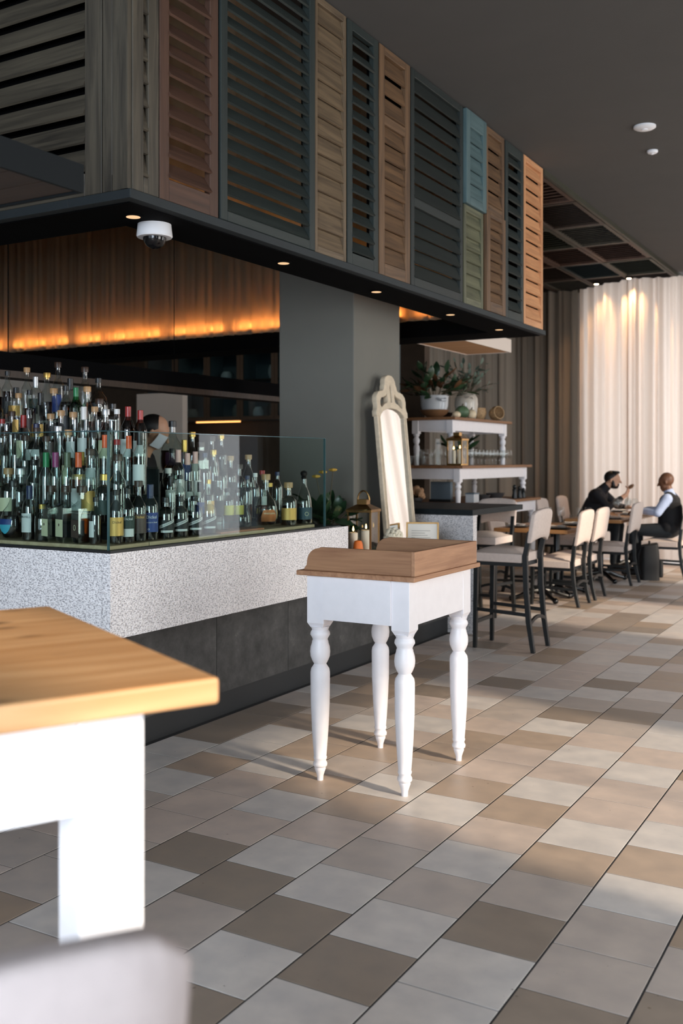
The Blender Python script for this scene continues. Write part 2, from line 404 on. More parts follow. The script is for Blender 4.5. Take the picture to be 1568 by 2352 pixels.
    def build(s, name, mat, parent=None, smooth=True, bevel=0, seg=2, angle=35):
        return obj(name, s.mesh(name, mat, smooth, angle), parent, bevel, seg)
def obj(name, me, parent=None, bevel=0, seg=2):
    o = bpy.data.objects.new(name, me); COL.objects.link(o); o.parent = parent
    if bevel:
        b = o.modifiers.new('bevel', 'BEVEL'); b.width = bevel; b.segments = seg; b.limit_method = 'ANGLE'; b.angle_limit = R(40)
        b.harden_normals = False
    return o
def tag(o, label=None, cat=None, group=None, kind=None):
    if label: o['label'] = label
    if cat: o['category'] = cat
    if group: o['group'] = group
    if kind: o['kind'] = kind
    return o
def thing(name, label, cat, loc=(0, 0, 0), rz=0.0, group=None):
    o = bpy.data.objects.new(name, None); COL.objects.link(o); o.empty_display_size = 0.1
    o.location = loc; o.rotation_euler = (0, 0, rz)
    return tag(o, label, cat, group)
def children(o): return [c for c in bpy.data.objects if c.parent is o]
def copy_tree(o, kids, loc=None, rz=None, label=None, group=None):
    c = o.copy(); COL.objects.link(c)
    if loc is not None: c.location = loc
    if rz is not None: c.rotation_euler = (0, 0, rz)
    if label: c['label'] = label
    if group: c['group'] = group
    for k in kids:
        p = k.copy(); COL.objects.link(p); p.parent = c
    return c
def struct(o): o['kind'] = 'structure'; return o
ORD = ['first', 'second', 'third', 'fourth', 'fifth', 'sixth', 'seventh', 'eighth', 'ninth', 'tenth', 'eleventh', 'twelfth', 'thirteenth', 'fourteenth', 'fifteenth', 'sixteenth', 'seventeenth', 'eighteenth', 'nineteenth', 'twentieth'] + ['twenty-' + w for w in ('first', 'second', 'third', 'fourth', 'fifth', 'sixth', 'seventh', 'eighth', 'ninth')] + ['thirtieth']
def smoothstep(a, b, x):
    t = max(0, min(1, (x - a) / (b - a))); return t * t * (3 - 2 * t)

# ================================================================== SETTING
ZC = 4.05
YF = 15.3
# ---- floor: slab of grout with single tiles
floor = struct(MB().box(-11, 2.2, -3.5, YF, -0.08, -0.0012).build('floor', 'grout', smooth=False))
TW, TL = 0.304, 0.2925
PAL = [lin(204, 198, 194), lin(198, 184, 176), lin(190, 173, 161), lin(176, 157, 140), lin(154, 140, 128), lin(162, 143, 125), lin(202, 193, 187), lin(144, 132, 121)]
WTS = [5, 5, 4, 3, 2.2, 2.4, 4, 1.6]
def tile_mesh():
    b = MB(); w, l, e = TW / 2 - 0.0034, TL / 2 - 0.0020, 0.0008
    v = [(-w, -l, -0.008), (w, -l, -0.008), (w, l, -0.008), (-w, l, -0.008), (-w, -l, -e), (w, -l, -e), (w, l, -e), (-w, l, -e), (-w + e, -l + e, 0), (w - e, -l + e, 0), (w - e, l - e, 0), (-w + e, l - e, 0)]
    b._add(v, [(0, 1, 5, 4), (1, 2, 6, 5), (2, 3, 7, 6), (3, 0, 4, 7), (4, 5, 9, 8), (5, 6, 10, 9), (6, 7, 11, 10), (7, 4, 8, 11), (8, 9, 10, 11)])
    return b
TB = tile_mesh(); TME = TB.mesh('tile', 'floor_tile', smooth=False)
TC = {'L': lin(206, 201, 197), 'P': lin(198, 183, 173), 'T': lin(176, 158, 142), 'D': lin(147, 134, 122), 'M': lin(185, 174, 166)}
OVER = {(c, int(w[:-1])): TC[w[-1]] for c, row in {-1: '6L 7D 8L 9M 10L 11P 12T 13L 14P 15L 16P 17M 18D 19M', 0: '7L 8L 9D 10M 11T 12L 13P 14P 15L 16P 17L 18L 19M', 1: '7D 8M 9M 10L 11T 12L 13P 14P', 2: '8D 9M', -2: '6D 7L 8D 9L 10M 11P 12L 13T 14P 15P 16T 17L 18D 19M', -3: '5M 6M 7M 8D 9L 10P 11T 12L 13M 14T 15T 16P 17M 18M', -4: '6M 7L 8L 9D 10P 11L 12T 13M 14T 15P 16L 17P', -5: '7M 8M 9P 10P 11P 12L 13T 14T 15L 16M', -6: '8M 9P 10M 11L 12T 13L 14L 15T 16M', -7: '9M 10L 11L 12L 13D 14D 15D 16M'}.items() for w in row.split()}
tiles = []
rt = random.Random(11)
for ci in range(-30, 9):
    cx = -1.257 + TW * (ci + 0.5)
    off = 0.131 if ci % 2 == 0 else 0.272
    for ri in range(-13, 53):
        cy = off + TL * (ri + 0.5)
        col = rt.choices(PAL, WTS)[0]; k = rt.uniform(0.94, 1.05)
        col = OVER.get((ci, ri), tuple(c * k for c in col[:3]) + (1,))
        if cx > 2.05 or cx < -9.5 or (cx < -5.4 and cy > 3.6): continue
        if cx < -3.3 and 3.55 < cy < 7.62: continue
        if cy > 15.1: continue
        px, py, d = project(cx, cy, 0)
        area = 0
        if d > 0.5 and -140 < px < 1700 and py < 2500:
            a = project(cx - TW / 2, cy, 0); b2 = project(cx + TW / 2, cy, 0); c2 = project(cx, cy - TL / 2, 0); d2 = project(cx, cy + TL / 2, 0)
            area = abs((b2[0] - a[0]) * (d2[1] - c2[1]) - (b2[1] - a[1]) * (d2[0] - c2[0]))
        tiles.append((area, cx, cy, col, ci, ri))
tiles.sort(key=lambda t: -t[0])
for area, cx, cy, col, ci, ri in tiles[:300]:
    o = obj('tile', TME, floor); o.location = (cx, cy, 0); o.color = col
rest = MB(); cols = []
for area, cx, cy, col, ci, ri in tiles[300:]:
    rest._add([(x + cx, y + cy, z) for x, y, z in TB.v], TB.f); cols += [col] * len(TB.v)
me = rest.mesh('tiles_far', 'floor_tile_far', smooth=False)
ca = me.color_attributes.new('tint', 'FLOAT_COLOR', 'POINT'); ca.data.foreach_set('color', [c for q in cols for c in q])
fo = obj('tiles_far', me, floor); fo['kind'] = 'stuff'

# ---- ceiling
ceiling = struct(MB().box(-11, 2.4, -3.7, YF + 0.2, ZC, ZC + 0.15).build('ceiling', 'ceiling_paint', smooth=False))

# ---- outer walls with window openings
def wall_with_windows(name, u0, u1, wins, mk):
    b = MB(); edges = sorted(wins); u = u0
    for (a, c, z0, z1) in edges:
        mk(b, u, a, 0, ZC); mk(b, a, c, 0, z0); mk(b, a, c, z1, ZC); u = c
    mk(b, u, u1, 0, ZC)
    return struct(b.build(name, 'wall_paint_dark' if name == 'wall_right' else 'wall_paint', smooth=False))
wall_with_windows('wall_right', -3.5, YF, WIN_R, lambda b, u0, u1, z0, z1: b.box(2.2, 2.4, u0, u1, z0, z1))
wall_with_windows('wall_back', -11, 2.4, WIN_B, lambda b, u0, u1, z0, z1: b.box(u0, u1, -3.7, -3.5, z0, z1))
wall_with_windows('wall_far', -11, 2.4, WIN_F, lambda b, u0, u1, z0, z1: b.box(u0, u1, YF, YF + 0.2, z0, z1))
struct(MB().box(-11.2, -11, -3.7, YF + 0.2, 0, ZC).build('wall_left', 'wall_paint', smooth=False))
wn = 0
def window(u0, u1, z0, z1, put, nm):
    global wn; wn += 1
    fr = MB()
    for a, b_, c, d in ((u0, u0 + 0.05, z0, z1), (u1 - 0.05, u1, z0, z1), (u0 + 0.05, u1 - 0.05, z0, z0 + 0.05), (u0 + 0.05, u1 - 0.05, z1 - 0.05, z1)): put(fr, a, b_, c, d, 0.06)
    k = max(1, round((u1 - u0) / 1.4)); g0 = u0 + 0.05; w = (u1 - u0 - 0.1) / k
    for i in range(1, k): put(fr, g0 + i * w - 0.02, g0 + i * w + 0.02, z0 + 0.05, z1 - 0.05, 0.05)
    o = struct(fr.build('window_%d' % wn, 'black_wood', smooth=False))
    for i in range(k):
        p = MB(); put(p, g0 + i * w + (0.02 if i else 0), g0 + (i + 1) * w - (0.02 if i < k - 1 else 0), z0 + 0.05, z1 - 0.05, 0.006); p.build('pane', 'glass_window', o, smooth=False)
for y0, y1, z0, z1 in WIN_R: window(y0, y1, z0, z1, lambda b, a, c, e, f, t: b.box(2.3 - t / 2, 2.3 + t / 2, a, c, e, f), 'r')
for x0, x1, z0, z1 in WIN_B: window(x0, x1, z0, z1, lambda b, a, c, e, f, t: b.box(a, c, -3.6 - t / 2, -3.6 + t / 2, e, f), 'b')
for x0, x1, z0, z1 in WIN_F: window(x0, x1, z0, z1, lambda b, a, c, e, f, t: b.box(a, c, YF + 0.1 - t / 2, YF + 0.1 + t / 2, e, f), 'f')

# ---- square pillar inside the bar
PX0, PX1, PY0, PY1 = -4.32, -3.65, 6.48, 7.24
struct(MB().box(PX0, PX1, PY0, PY1, 0, ZC).build('pillar', 'pillar_paint', smooth=False, bevel=0.008))
# ---- kitchen wall behind the bar
struct(MB().box(-11, -5.35, 11.3, 11.45, 0, ZC).build('wall_kitchen', 'kitchen_wall', smooth=False))
struct(MB().box(-9.05, -8.27, 10.15, 10.25, 0, 2.32).build('wall_partition', 'partition_paint', smooth=False))

# ================================================================== SOFFIT RING WITH SHUTTERS
SX, SY0, SY1, ZB = -2.88, 3.19, 8.60, 2.557
XI, YI0, YI1 = -3.24, 3.556, 8.20
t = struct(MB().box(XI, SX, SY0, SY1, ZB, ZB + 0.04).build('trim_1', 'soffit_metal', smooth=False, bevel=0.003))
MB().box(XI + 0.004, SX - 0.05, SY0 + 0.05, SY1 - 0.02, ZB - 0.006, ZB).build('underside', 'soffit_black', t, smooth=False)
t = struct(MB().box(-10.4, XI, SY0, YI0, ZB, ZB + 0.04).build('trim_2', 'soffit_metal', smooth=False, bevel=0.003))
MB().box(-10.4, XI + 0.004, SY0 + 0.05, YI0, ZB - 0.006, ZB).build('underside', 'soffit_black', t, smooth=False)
t = struct(MB().box(-10.4, XI, YI1, SY1, ZB, ZB + 0.04).build('trim_3', 'soffit_black', smooth=False))
MB().box(-10.4, XI, YI1 - 0.03, YI1, ZB, ZB + 0.21).build('inner_beam', 'soffit_black', t, smooth=False)
t = struct(MB().box(-10.4, -2.93, SY1 - 0.06, SY1 - 0.03, ZB + 0.04, ZC).build('trim_4', 'soffit_black', smooth=False))
struct(MB().box(-10.4, -10.36, SY0, SY1, ZB, ZC).build('trim_5', 'soffit_black', smooth=False))
# unseen black boards added behind the shutters to keep the louvre gaps dark
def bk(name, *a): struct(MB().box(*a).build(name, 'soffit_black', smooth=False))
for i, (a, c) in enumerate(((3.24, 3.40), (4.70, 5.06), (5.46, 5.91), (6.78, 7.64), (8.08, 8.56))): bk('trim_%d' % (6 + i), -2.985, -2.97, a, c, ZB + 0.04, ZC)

bk('trim_12', -10.3, -2.99, 3.285, 3.30, ZB + 0.04, ZC)  # added board, keeps the gaps of the left shutters dark
def shutter(label, color, y0, y1, z0, z1, pitch, tilt, cover, stile=0.05, rails=(0.07, 0.05), mid=None, face='x', jitter=0.0, depth=0.035, proud=0.0):
    """a louvred shutter hung on the soffit; local x runs along the face, z up, outward is local -y"""
    w = y1 - y0
    if face == 'x': o = thing('shutter', label, 'shutter', (-2.915 + proud, y0, z0), R(90), 'shutters on the soffit')
    else: o = thing('shutter', label, 'shutter', (y0, 3.225 - proud, z0), 0, 'shutters on the soffit')
    up, sl = SH[color]; h = z1 - z0; d = depth / 2
    MB().box(0, stile, -d, d, 0, h).build('stile', up, o, smooth=False, bevel=0.003, seg=1)
    MB().box(w - stile, w, -d, d, 0, h).build('stile', up, o, smooth=False, bevel=0.003, seg=1)
    bands = [(0, rails[0]), (h - rails[1], h)]
    if mid: bands.insert(1, (mid - 0.03, mid + 0.03))
    for a, b in bands: MB().box(stile, w - stile, -d, d, a, b).build('rail', sl, o, smooth=False, bevel=0.003, seg=1)
    sw = w - 2 * stile + 0.006; sh = pitch * cover
    b = MB(); th = 0.006
    b.box(-sw / 2, sw / 2, -th, th, -sh / 2, sh / 2)
    me = b.mesh('slat', sl, smooth=False)
    rr = random.Random(zlib.crc32(label.encode()))
    for (a0, a1), (b0, b1) in zip(bands[:-1], bands[1:]):
        n = max(1, round((b0 - a1) / pitch)); p = (b0 - a1) / n
        for i in range(n):
            s = obj('slat', me, o); s.location = (w / 2, 0, a1 + p * (i + 0.5))
            s.rotation_euler = (R(-tilt) + rr.uniform(-jitter, jitter), rr.uniform(-jitter, jitter) * 0.12, 0)
    return o
zt = ZC - 0.01; zb = ZB + 0.045
random_hash = 0
shutter('dark weathered grey corner shutter beside the red-brown one', 'weathered_grey', 3.225, 3.395, zb, zt, 0.10, 14, 1.02, stile=0.07, jitter=0.03)
shutter('red-brown shutter with open louvres near the soffit corner', 'red_brown', 3.40, 3.825, zb, zt, 0.088, 34, 1.0, stile=0.065, rails=(0.10, 0.06), mid=1.22)
shutter('widest dark green shutter with glowing gaps between its louvres', 'green', 3.835, 4.695, zb, zt, 0.074, 31, 1.04, stile=0.055, rails=(0.05, 0.04), depth=0.05)
shutter('weathered tan shutter between two dark green ones', 'weathered_tan', 4.705, 5.055, zb, zt, 0.108, 12, 1.04, stile=0.03, rails=(0.04, 0.04), jitter=0.05)
shutter('narrow dark green shutter beside the weathered tan one', 'green', 5.07, 5.455, zb, zt, 0.088, 32, 0.94, stile=0.06, rails=(0.07, 0.05))
shutter('brown shutter between two dark green shutters, left of the broad one', 'brown', 5.47, 5.90, zb, zt, 0.11, 12, 1.02, stile=0.07, rails=(0.08, 0.05), mid=0.98, jitter=0.03)
shutter('broad dark green shutter with closed louvres in mid soffit', 'dark_green', 5.915, 6.775, zb, zt, 0.098, 20, 1.04, stile=0.05, rails=(0.06, 0.05), mid=0.56)
shutter('pale teal blue half shutter above the mossy green one', 'teal', 6.80, 7.19, zb + 0.74, zt, 0.105, 13, 1.03, stile=0.07, rails=(0.06, 0.12), jitter=0.02, proud=0.02)
shutter('mossy green half shutter under the teal blue one', 'mossy', 6.80, 7.17, zb, zb + 0.735, 0.095, 12, 1.03, stile=0.04, rails=(0.05, 0.05), jitter=0.03)
shutter('upper brown half shutter beside the teal blue one', 'brown', 7.22, 7.62, zb + 0.78, zt, 0.105, 14, 1.02, stile=0.05, rails=(0.06, 0.05), jitter=0.03)
shutter('lower brown half shutter beside the mossy green one', 'brown', 7.22, 7.62, zb, zb + 0.775, 0.085, 18, 1.0, stile=0.07, rails=(0.08, 0.04), jitter=0.02, proud=0.012)
shutter('dark green shutter next to the orange tan end shutter', 'green', 7.65, 8.07, zb, zt, 0.10, 28, 0.92, stile=0.06, rails=(0.07, 0.08))
shutter('sunlit orange tan shutter at the far end of the soffit', 'orange_tan', 8.085, 8.575, zb, zt, 0.108, 15, 0.99, stile=0.045, rails=(0.06, 0.05), jitter=0.03)
shutter('large weathered grey shutter left of the soffit corner', 'weathered_grey', -4.03, -3.06, zb, zt, 0.12, 24, 0.96, stile=0.10, rails=(0.10, 0.06), mid=1.12, face='y', jitter=0.02)
shutter('weathered grey post shutter right at the soffit corner', 'weathered_grey', -3.055, -2.945, zb, zt, 0.11, 10, 1.03, stile=0.055, face='y')
shutter('dark umber shutter at the left edge of the picture', 'umber', -5.05, -4.04, zb, zt, 0.115, 26, 0.98, stile=0.09, rails=(0.10, 0.06), mid=1.12, face='y')
struct(MB().box(-2.945, -2.905, 3.20, 3.222, zb, zt).build('trim_11', SH['weathered_grey'][0], smooth=False))

# fabric lining inside the ring
def pleated(name, p0, p1, z0, z1, amp, period, mat, nu, label=None, cat=None, seed=1, hem=None, flare=0.0, normal=None, parent=None, nv=10):
    r = random.Random(seed); p0, p1 = Vector((*p0, 0)), Vector((*p1, 0)); L = (p1 - p0).length; t = (p1 - p0) / L
    n = Vector((-t.y, t.x, 0)) if normal is None else Vector(normal)
    ph = [r.uniform(0, 6.28) for _ in range(6)]; wv = [r.uniform(0.6, 1.4) for _ in range(6)]
    def fn(u, v):
        s = u * L; w = 2 * math.pi / period
        a = math.sin(w * s + ph[0] + 1.2 * math.sin(w * 0.23 * s * wv[1] + ph[1])) * 0.6 + math.sin(w * 1.73 * s + ph[2] + 0.15 * v) * 0.3 + math.sin(w * 0.37 * s * wv[3] + ph[3]) * 0.5
        k = 0.45 + 0.55 * (1 - v) + flare * math.sin(3 * v + w * 0.3 * s) * 0.3
        q = p0 + t * s + n * (a * amp * k)
        return (q.x, q.y, z0 + (z1 - z0) * v)
    b = MB().grid(fn, nu, nv)
    o = b.build(name, mat, parent, angle=180)
    if label: tag(o, label, cat)
    return o
pleated('fabric_valance', (-10.2, YI1 - 0.072), (XI, YI1 - 0.072), 2.70, ZC - 0.02, 0.024, 0.12, 'bar_valance', 520, 'gathered cream fabric lining across the bar soffit, glowing at its hem', 'curtain', 3, normal=(0, 1, 0), nv=14)
pleated('fabric_valance', (XI - 0.03, YI0), (XI - 0.03, YI1 - 0.1), 2.70, ZC - 0.02, 0.02, 0.13, 'bar_valance', 300, 'gathered fabric lining behind the green louvred shutters', 'curtain', 4, normal=(1, 0, 0), nv=14)
pleated('fabric_valance', (-10.2, YI0 + 0.03), (XI - 0.06, YI0 + 0.03), 2.70, ZC - 0.02, 0.02, 0.13, 'bar_valance', 300, 'gathered fabric lining behind the grey shutters at left', 'curtain', 5, normal=(0, 1, 0), nv=14)
def led(label, p0, p1, mat='led_warm'):
    o = thing('led_strip', label, 'light strip'); p0, p1 = Vector(p0), Vector(p1); L = (p1 - p0).length; rr = random.Random(3); s = 0
    MB().bar(p0 - Vector((0, 0, 0.009)), p1 - Vector((0, 0, 0.009)), 0.02, 0.003).build('channel', 'soffit_black', o, smooth=False)
    while s < L - 0.1:
        e = min(L, s + rr.uniform(0.25, 0.8)); MB().bar(p0.lerp(p1, s / L), p0.lerp(p1, e / L), 0.012, 0.012).build('led_module', mat, o, smooth=False); s = e + rr.uniform(0.03, 0.16)
led('warm light strip glowing through the far fabric hem', (-10.2, YI1 - 0.012, 2.778), (XI - 0.05, YI1 - 0.012, 2.778))
led('warm light strip behind the green shutter louvres', (XI + 0.05, YI0 + 0.1, 2.812), (XI + 0.05, YI1 - 0.2, 2.812), 'led_warm_dim')
struct(MB().box(XI + 0.045, XI + 0.055, YI0 + 0.08, YI1 - 0.18, ZB + 0.04, 2.80).build('trim_13', 'soffit_black', smooth=False))

# downlights and dome camera under the soffit
for i, (y, lb) in enumerate(((3.42, 'beside the dome camera'), (4.65, 'left of the grey pillar'), (5.75, 'in front of the grey pillar'), (6.94, 'right of the grey pillar'), (7.95, 'nearest the far end'))):
    o = thing('downlight', 'small warm recessed downlight in the soffit underside ' + lb, 'downlight', (-3.07, y, ZB - 0.006), 0, 'soffit downlights')
    MB().lathe([(0.034, -0.006), (0.045, -0.004), (0.045, 0.0), (0.034, 0)], 24).build('rim', 'soffit_black', o)
    MB().lathe([(0.032, -0.0075), (0.032, -0.0065)], 24).build('lens', 'downlight_warm', o)
def dome_camera(loc, s, label):
    o = thing('dome_camera', label, 'camera', loc)
    MB().lathe([(0.078 * s, 0), (0.08 * s, -0.02 * s), (0.084 * s, -0.055 * s), (0.08 * s, -0.062 * s), (0.06 * s, -0.062 * s)], 28).build('housing', 'white_plastic', o)
    MB().ball((0, 0, -0.06 * s), (0.055 * s, 0.055 * s, 0.055 * s), 20, 12).build('dome', 'black_plastic', o)
dome_camera((-3.10, 3.60, ZB - 0.006), 1.0, 'white dome security camera under the soffit corner')

dome_camera((-8.62, 8.32, ZB), 1.0, 'left one of two small dome cameras over the back bar')
dome_camera((-8.36, 8.32, ZB), 1.0, 'right one of two small dome cameras over the back bar')
# ceiling discs
for (x, y, r, lb) in ((-1.852, 7.911, 0.085, 'larger white ceiling disc, the nearer of the pair'), (-1.942, 8.569, 0.045, 'smaller white ceiling disc behind the larger one')):
    o = thing('ceiling_detector', lb, 'detector', (x, y, ZC))
    MB().lathe([(r, 0), (r, -0.012), (r * 0.8, -0.022), (r * 0.3, -0.026)], 28).build('cover', 'white_plastic', o)
    MB().lathe([(r * 0.3, -0.026), (r * 0.28, -0.032)], 16).build('cap', 'white_plastic', o)

# wooden shutter ceiling beyond the soffit
def ceil_panel(color, w, l, n):
    b = MB(); fw = 0.045
    b.box(0, w, 0, fw, -0.04, 0); b.box(0, w, l - fw, l, -0.04, 0); b.box(0, fw, fw, l - fw, -0.04, 0); b.box(w - fw, w, fw, l - fw, -0.04, 0)
    b.box(fw, w - fw, fw, l - fw, -0.012, -0.008)
    for i in range(n):
        y = fw + (l - 2 * fw) * (i + 0.5) / n; h = (l - 2 * fw) / n * 0.45
        b._add([(fw, y - h, -0.035), (w - fw, y - h, -0.035), (w - fw, y + h, -0.012), (fw, y + h, -0.012), (fw, y - h, -0.027), (w - fw, y - h, -0.027), (w - fw, y + h, -0.004), (fw, y + h, -0.004)],
               [(3, 2, 1, 0), (4, 5, 6, 7), (0, 1, 5, 4), (1, 2, 6, 5), (2, 3, 7, 6), (3, 0, 4, 7)])
    return b.mesh('shutter_panel', SH[color][0], smooth=False)
cps = [ceil_panel(c, 0.6, 1.06, n) for c, n in (('olive_dark', 12), ('umber', 10), ('umber', 14), ('olive_dark', 9), ('red_brown', 9), ('dark_green', 13), ('weathered_grey', 11))]
rc = random.Random(5)
for i in range(9):
    for j in range(6):
        o = obj('shutter_panel', rc.choice(cps), ceiling); o.location = (-2.93 - 0.61 * (i + 1), 8.62 + 1.07 * j, ZC - 0.002 - rc.uniform(0, 0.012))
MB().box(-2.93, -2.90, 8.62, 15.1, ZC - 0.05, ZC).build('edge_batten', SH['olive_dark'][0], ceiling, smooth=False)

# ================================================================== BAR
BX, BY = -3.18, 3.39
bar_o = thing('bar_counter', 'L-shaped bar with hammered pale stone fascia and dark base', 'bar', (0, 0, 0))
MB().box(BX - 0.05, BX, BY, 5.57, 0.625, 1.02).build('stone_fascia', 'hammered_stone', bar_o, smooth=False)
MB().box(-9.6, BX - 0.052, BY, BY + 0.05, 0.625, 1.02).build('stone_fascia', 'hammered_stone', bar_o, smooth=False)
MB().box(BX - 0.048, BX - 0.001, 5.57 - 0.05, 5.572, 0.63, 1.02).build('stone_return', 'hammered_stone', bar_o, smooth=False)
MB().box(BX - 0.78, BX - 0.052, BY + 0.052, 5.56, 0.98, 1.025).build('worktop', 'slab_dark', bar_o, smooth=False)
MB().box(-9.6, BX - 0.79, BY + 0.052, BY + 1.25, 0.98, 1.025).build('worktop', 'slab_dark', bar_o, smooth=False)
MB().box(BX - 0.045, BX - 0.0, BY, 5.33, 1.02, 1.032).build('glass_channel', 'plinth_dark', bar_o, smooth=False)
MB().box(-9.6, BX - 0.046, BY, BY + 0.045, 1.02, 1.032).build('glass_channel', 'plinth_dark', bar_o, smooth=False)
for a, c in ((3.45, 4.47), (4.474, 5.20), (5.204, 6.30), (6.304, 7.66)): MB().box(-3.46, -3.40, a, c, 0.135, 0.74 if a > 5 else 0.98).build('base_panel', 'dark_concrete', bar_o, smooth=False)
MB().box(-9.6, -3.461, 3.60, 3.66, 0.135, 0.98).build('base_panel', 'dark_concrete', bar_o, smooth=False)
MB().box(-3.47, -3.415, 3.60, 7.66, 0, 0.134).build('plinth', 'plinth_dark', bar_o, smooth=False)
MB().box(-9.6, -3.472, 3.62, 3.68, 0, 0.134).build('plinth', 'plinth_dark', bar_o, smooth=False)
MB().box(-4.30, BX - 0.0, 5.575, 7.665, 0.70, 0.742).build('low_shelf', 'slab_dark', bar_o, smooth=False)
MB().box(BX - 0.052, BX, 5.575, 7.665, 0.625, 0.70).build('low_shelf_edge', 'hammered_stone', bar_o, smooth=False)
MB().box(BX - 0.80, BX - 0.30, 5.53, 5.565, 0.0, 0.975).build('end_panel', 'hammered_stone', bar_o, smooth=False)
# wooden strip the bottles stand on
MB().box(BX - 0.30, BX - 0.062, BY + 0.34, 5.26, 1.025, 1.047).build('bottle_strip', 'bar_wood', bar_o, smooth=False, bevel=0.002, seg=1)
MB().box(-6.4, BX - 0.062, BY + 0.062, BY + 0.335, 1.025, 1.047).build('bottle_strip', 'bar_wood', bar_o, smooth=False, bevel=0.002, seg=1)

# second bar end: stone panel with cantilevered dark slab
ct = thing('counter_table', 'dark slab counter on a grey stone panel, right of the mirror', 'counter', (0, 0, 0))
MB().box(-4.6, -3.19, 7.67, 7.75, 0, 0.984).build('stone_panel', 'hammered_stone', ct, smooth=False)
MB().box(-4.6, BX, 7.64, 8.84, 0.985, 1.032).build('slab_top', 'slab_dark', ct, smooth=False, bevel=0.003)
MB().box(-4.55, -4.47, 8.7, 8.8, 0, 0.984).build('support_leg', 'black_wood', ct, smooth=False)

# glass screen on the bar
def glass_sheet(b0, label_):
    o = thing('glass_screen', label_, 'glass screen')
    x0, x1, y0, y1, z0, z1 = b0
    MB().box(*b0).build('pane', 'glass_screen', o, smooth=False)
    e = MB()
    if x1 - x0 < y1 - y0: e.box(x0 - 0.001, x1 + 0.001, y0, y1, z1, z1 + 0.004); e.box(x0 - 0.001, x1 + 0.001, y1, y1 + 0.004, z0, z1)
    else: e.box(x0, x1, y0 - 0.001, y1 + 0.001, z1, z1 + 0.004); e.box(x1, x1 + 0.004, y0 - 0.001, y1 + 0.001, z0, z1)
    e.build('polished_edge', 'glass_edge', o, smooth=False)
glass_sheet((BX - 0.028, BX - 0.016, BY + 0.018, 5.31, 1.032, 1.578), 'clear glass screen along the front of the bar before the bottles')
glass_sheet((-9.5, BX - 0.034, BY + 0.016, BY + 0.028, 1.032, 1.578), 'clear glass screen on the left arm of the bar')

# stepped glass shelves for the bottles
TIERL = [(3.66, 1.14), (3.82, 1.27), (3.98, 1.41), (4.14, 1.55), (4.30, 1.68)]     # left arm: y centre, z of shelf top
TIERR = [(-3.44, 1.10), (-3.58, 1.18), (-3.72, 1.28)]                               # right arm: x centre, z of shelf top
def tier_end(i): return (-3.33, -3.33, -3.465, -3.80, -4.05)[i]
YR = (4.08, 4.22, 4.40)
def tier_left(i):
    k = (-170 - 784) / FPX; y = TIERL[i][0]; return y / (CS + SN * k) * (-SN + CS * k) - 0.07
st = thing('bottle_stand', 'stepped glass shelves full of bottles on the left arm of the bar', 'shelf')
for i, (y, z) in enumerate(TIERL):
    MB().box(tier_left(i), tier_end(i), y - 0.075, y + 0.075, z - 0.012, z).build('shelf', 'glass_shelf', st, smooth=False)
    MB().box(tier_left(i), tier_end(i), y + 0.075, y + 0.083, 1.047 if y - 0.01 < BY + 0.28 else 1.026, z - 0.012).build('riser', 'soffit_metal', st, smooth=False)
st2 = thing('bottle_stand', 'low stepped shelves behind the front row of bar bottles', 'shelf')
for i, (x, z) in enumerate(TIERR):
    MB().box(x - 0.065, x + 0.065, YR[i], 5.20, z - 0.012, z).build('shelf', 'glass_shelf', st2, smooth=False)
    MB().box(x - 0.062, x - 0.052, YR[i], 5.20, 1.047 if x > -3.44 else 1.026, z - 0.012).build('riser', 'soffit_metal', st2, smooth=False)

# ---- bottles
SHAPES = {   # body profile (r,z), neck top z, neck radius, label band (r, z0, z1), fill z, squareness
 'straight':  ([(0.030, 0), (0.037, 0.004), (0.038, 0.01), (0.038, 0.165), (0.035, 0.185), (0.024, 0.205), (0.0155, 0.222), (0.0145, 0.24), (0.0145, 0.275)], 0.038, (0.045, 0.14), 0.155, 0.0),
 'slim':      ([(0.026, 0), (0.032, 0.004), (0.033, 0.01), (0.033, 0.20), (0.030, 0.215), (0.019, 0.235), (0.0140, 0.25), (0.0135, 0.31)], 0.033, (0.05, 0.15), 0.19, 0.0),
 'square':    ([(0.030, 0), (0.038, 0.004), (0.039, 0.01), (0.039, 0.16), (0.036, 0.175), (0.020, 0.19), (0.016, 0.20), (0.016, 0.235)], 0.039, (0.03, 0.11), 0.14, 0.9),
 'round':     ([(0.030, 0), (0.046, 0.006), (0.056, 0.03), (0.060, 0.065), (0.056, 0.10), (0.044, 0.130), (0.028, 0.150), (0.018, 0.170), (0.0155, 0.19), (0.0155, 0.235)], 0.060, (0.035, 0.095), 0.10, 0.0),
 'wine':      ([(0.030, 0), (0.036, 0.003), (0.037, 0.01), (0.037, 0.185), (0.034, 0.205), (0.024, 0.228), (0.016, 0.245), (0.0140, 0.26), (0.0135, 0.30)], 0.037, (0.05, 0.14), 0.2, 0.0),
 'bell':      ([(0.036, 0), (0.046, 0.004), (0.048, 0.02), (0.047, 0.10), (0.044, 0.14), (0.034, 0.18), (0.022, 0.21), (0.016, 0.23), (0.0150, 0.275)], 0.0475, (0.03, 0.10), 0.12, 0.0),
 'squat':     ([(0.034, 0), (0.042, 0.003), (0.044, 0.012), (0.044, 0.125), (0.041, 0.145), (0.028, 0.16), (0.018, 0.168), (0.0165, 0.178), (0.0165, 0.21)], 0.044, (0.035, 0.10), 0.115, 0.0),
}
_cache = {}
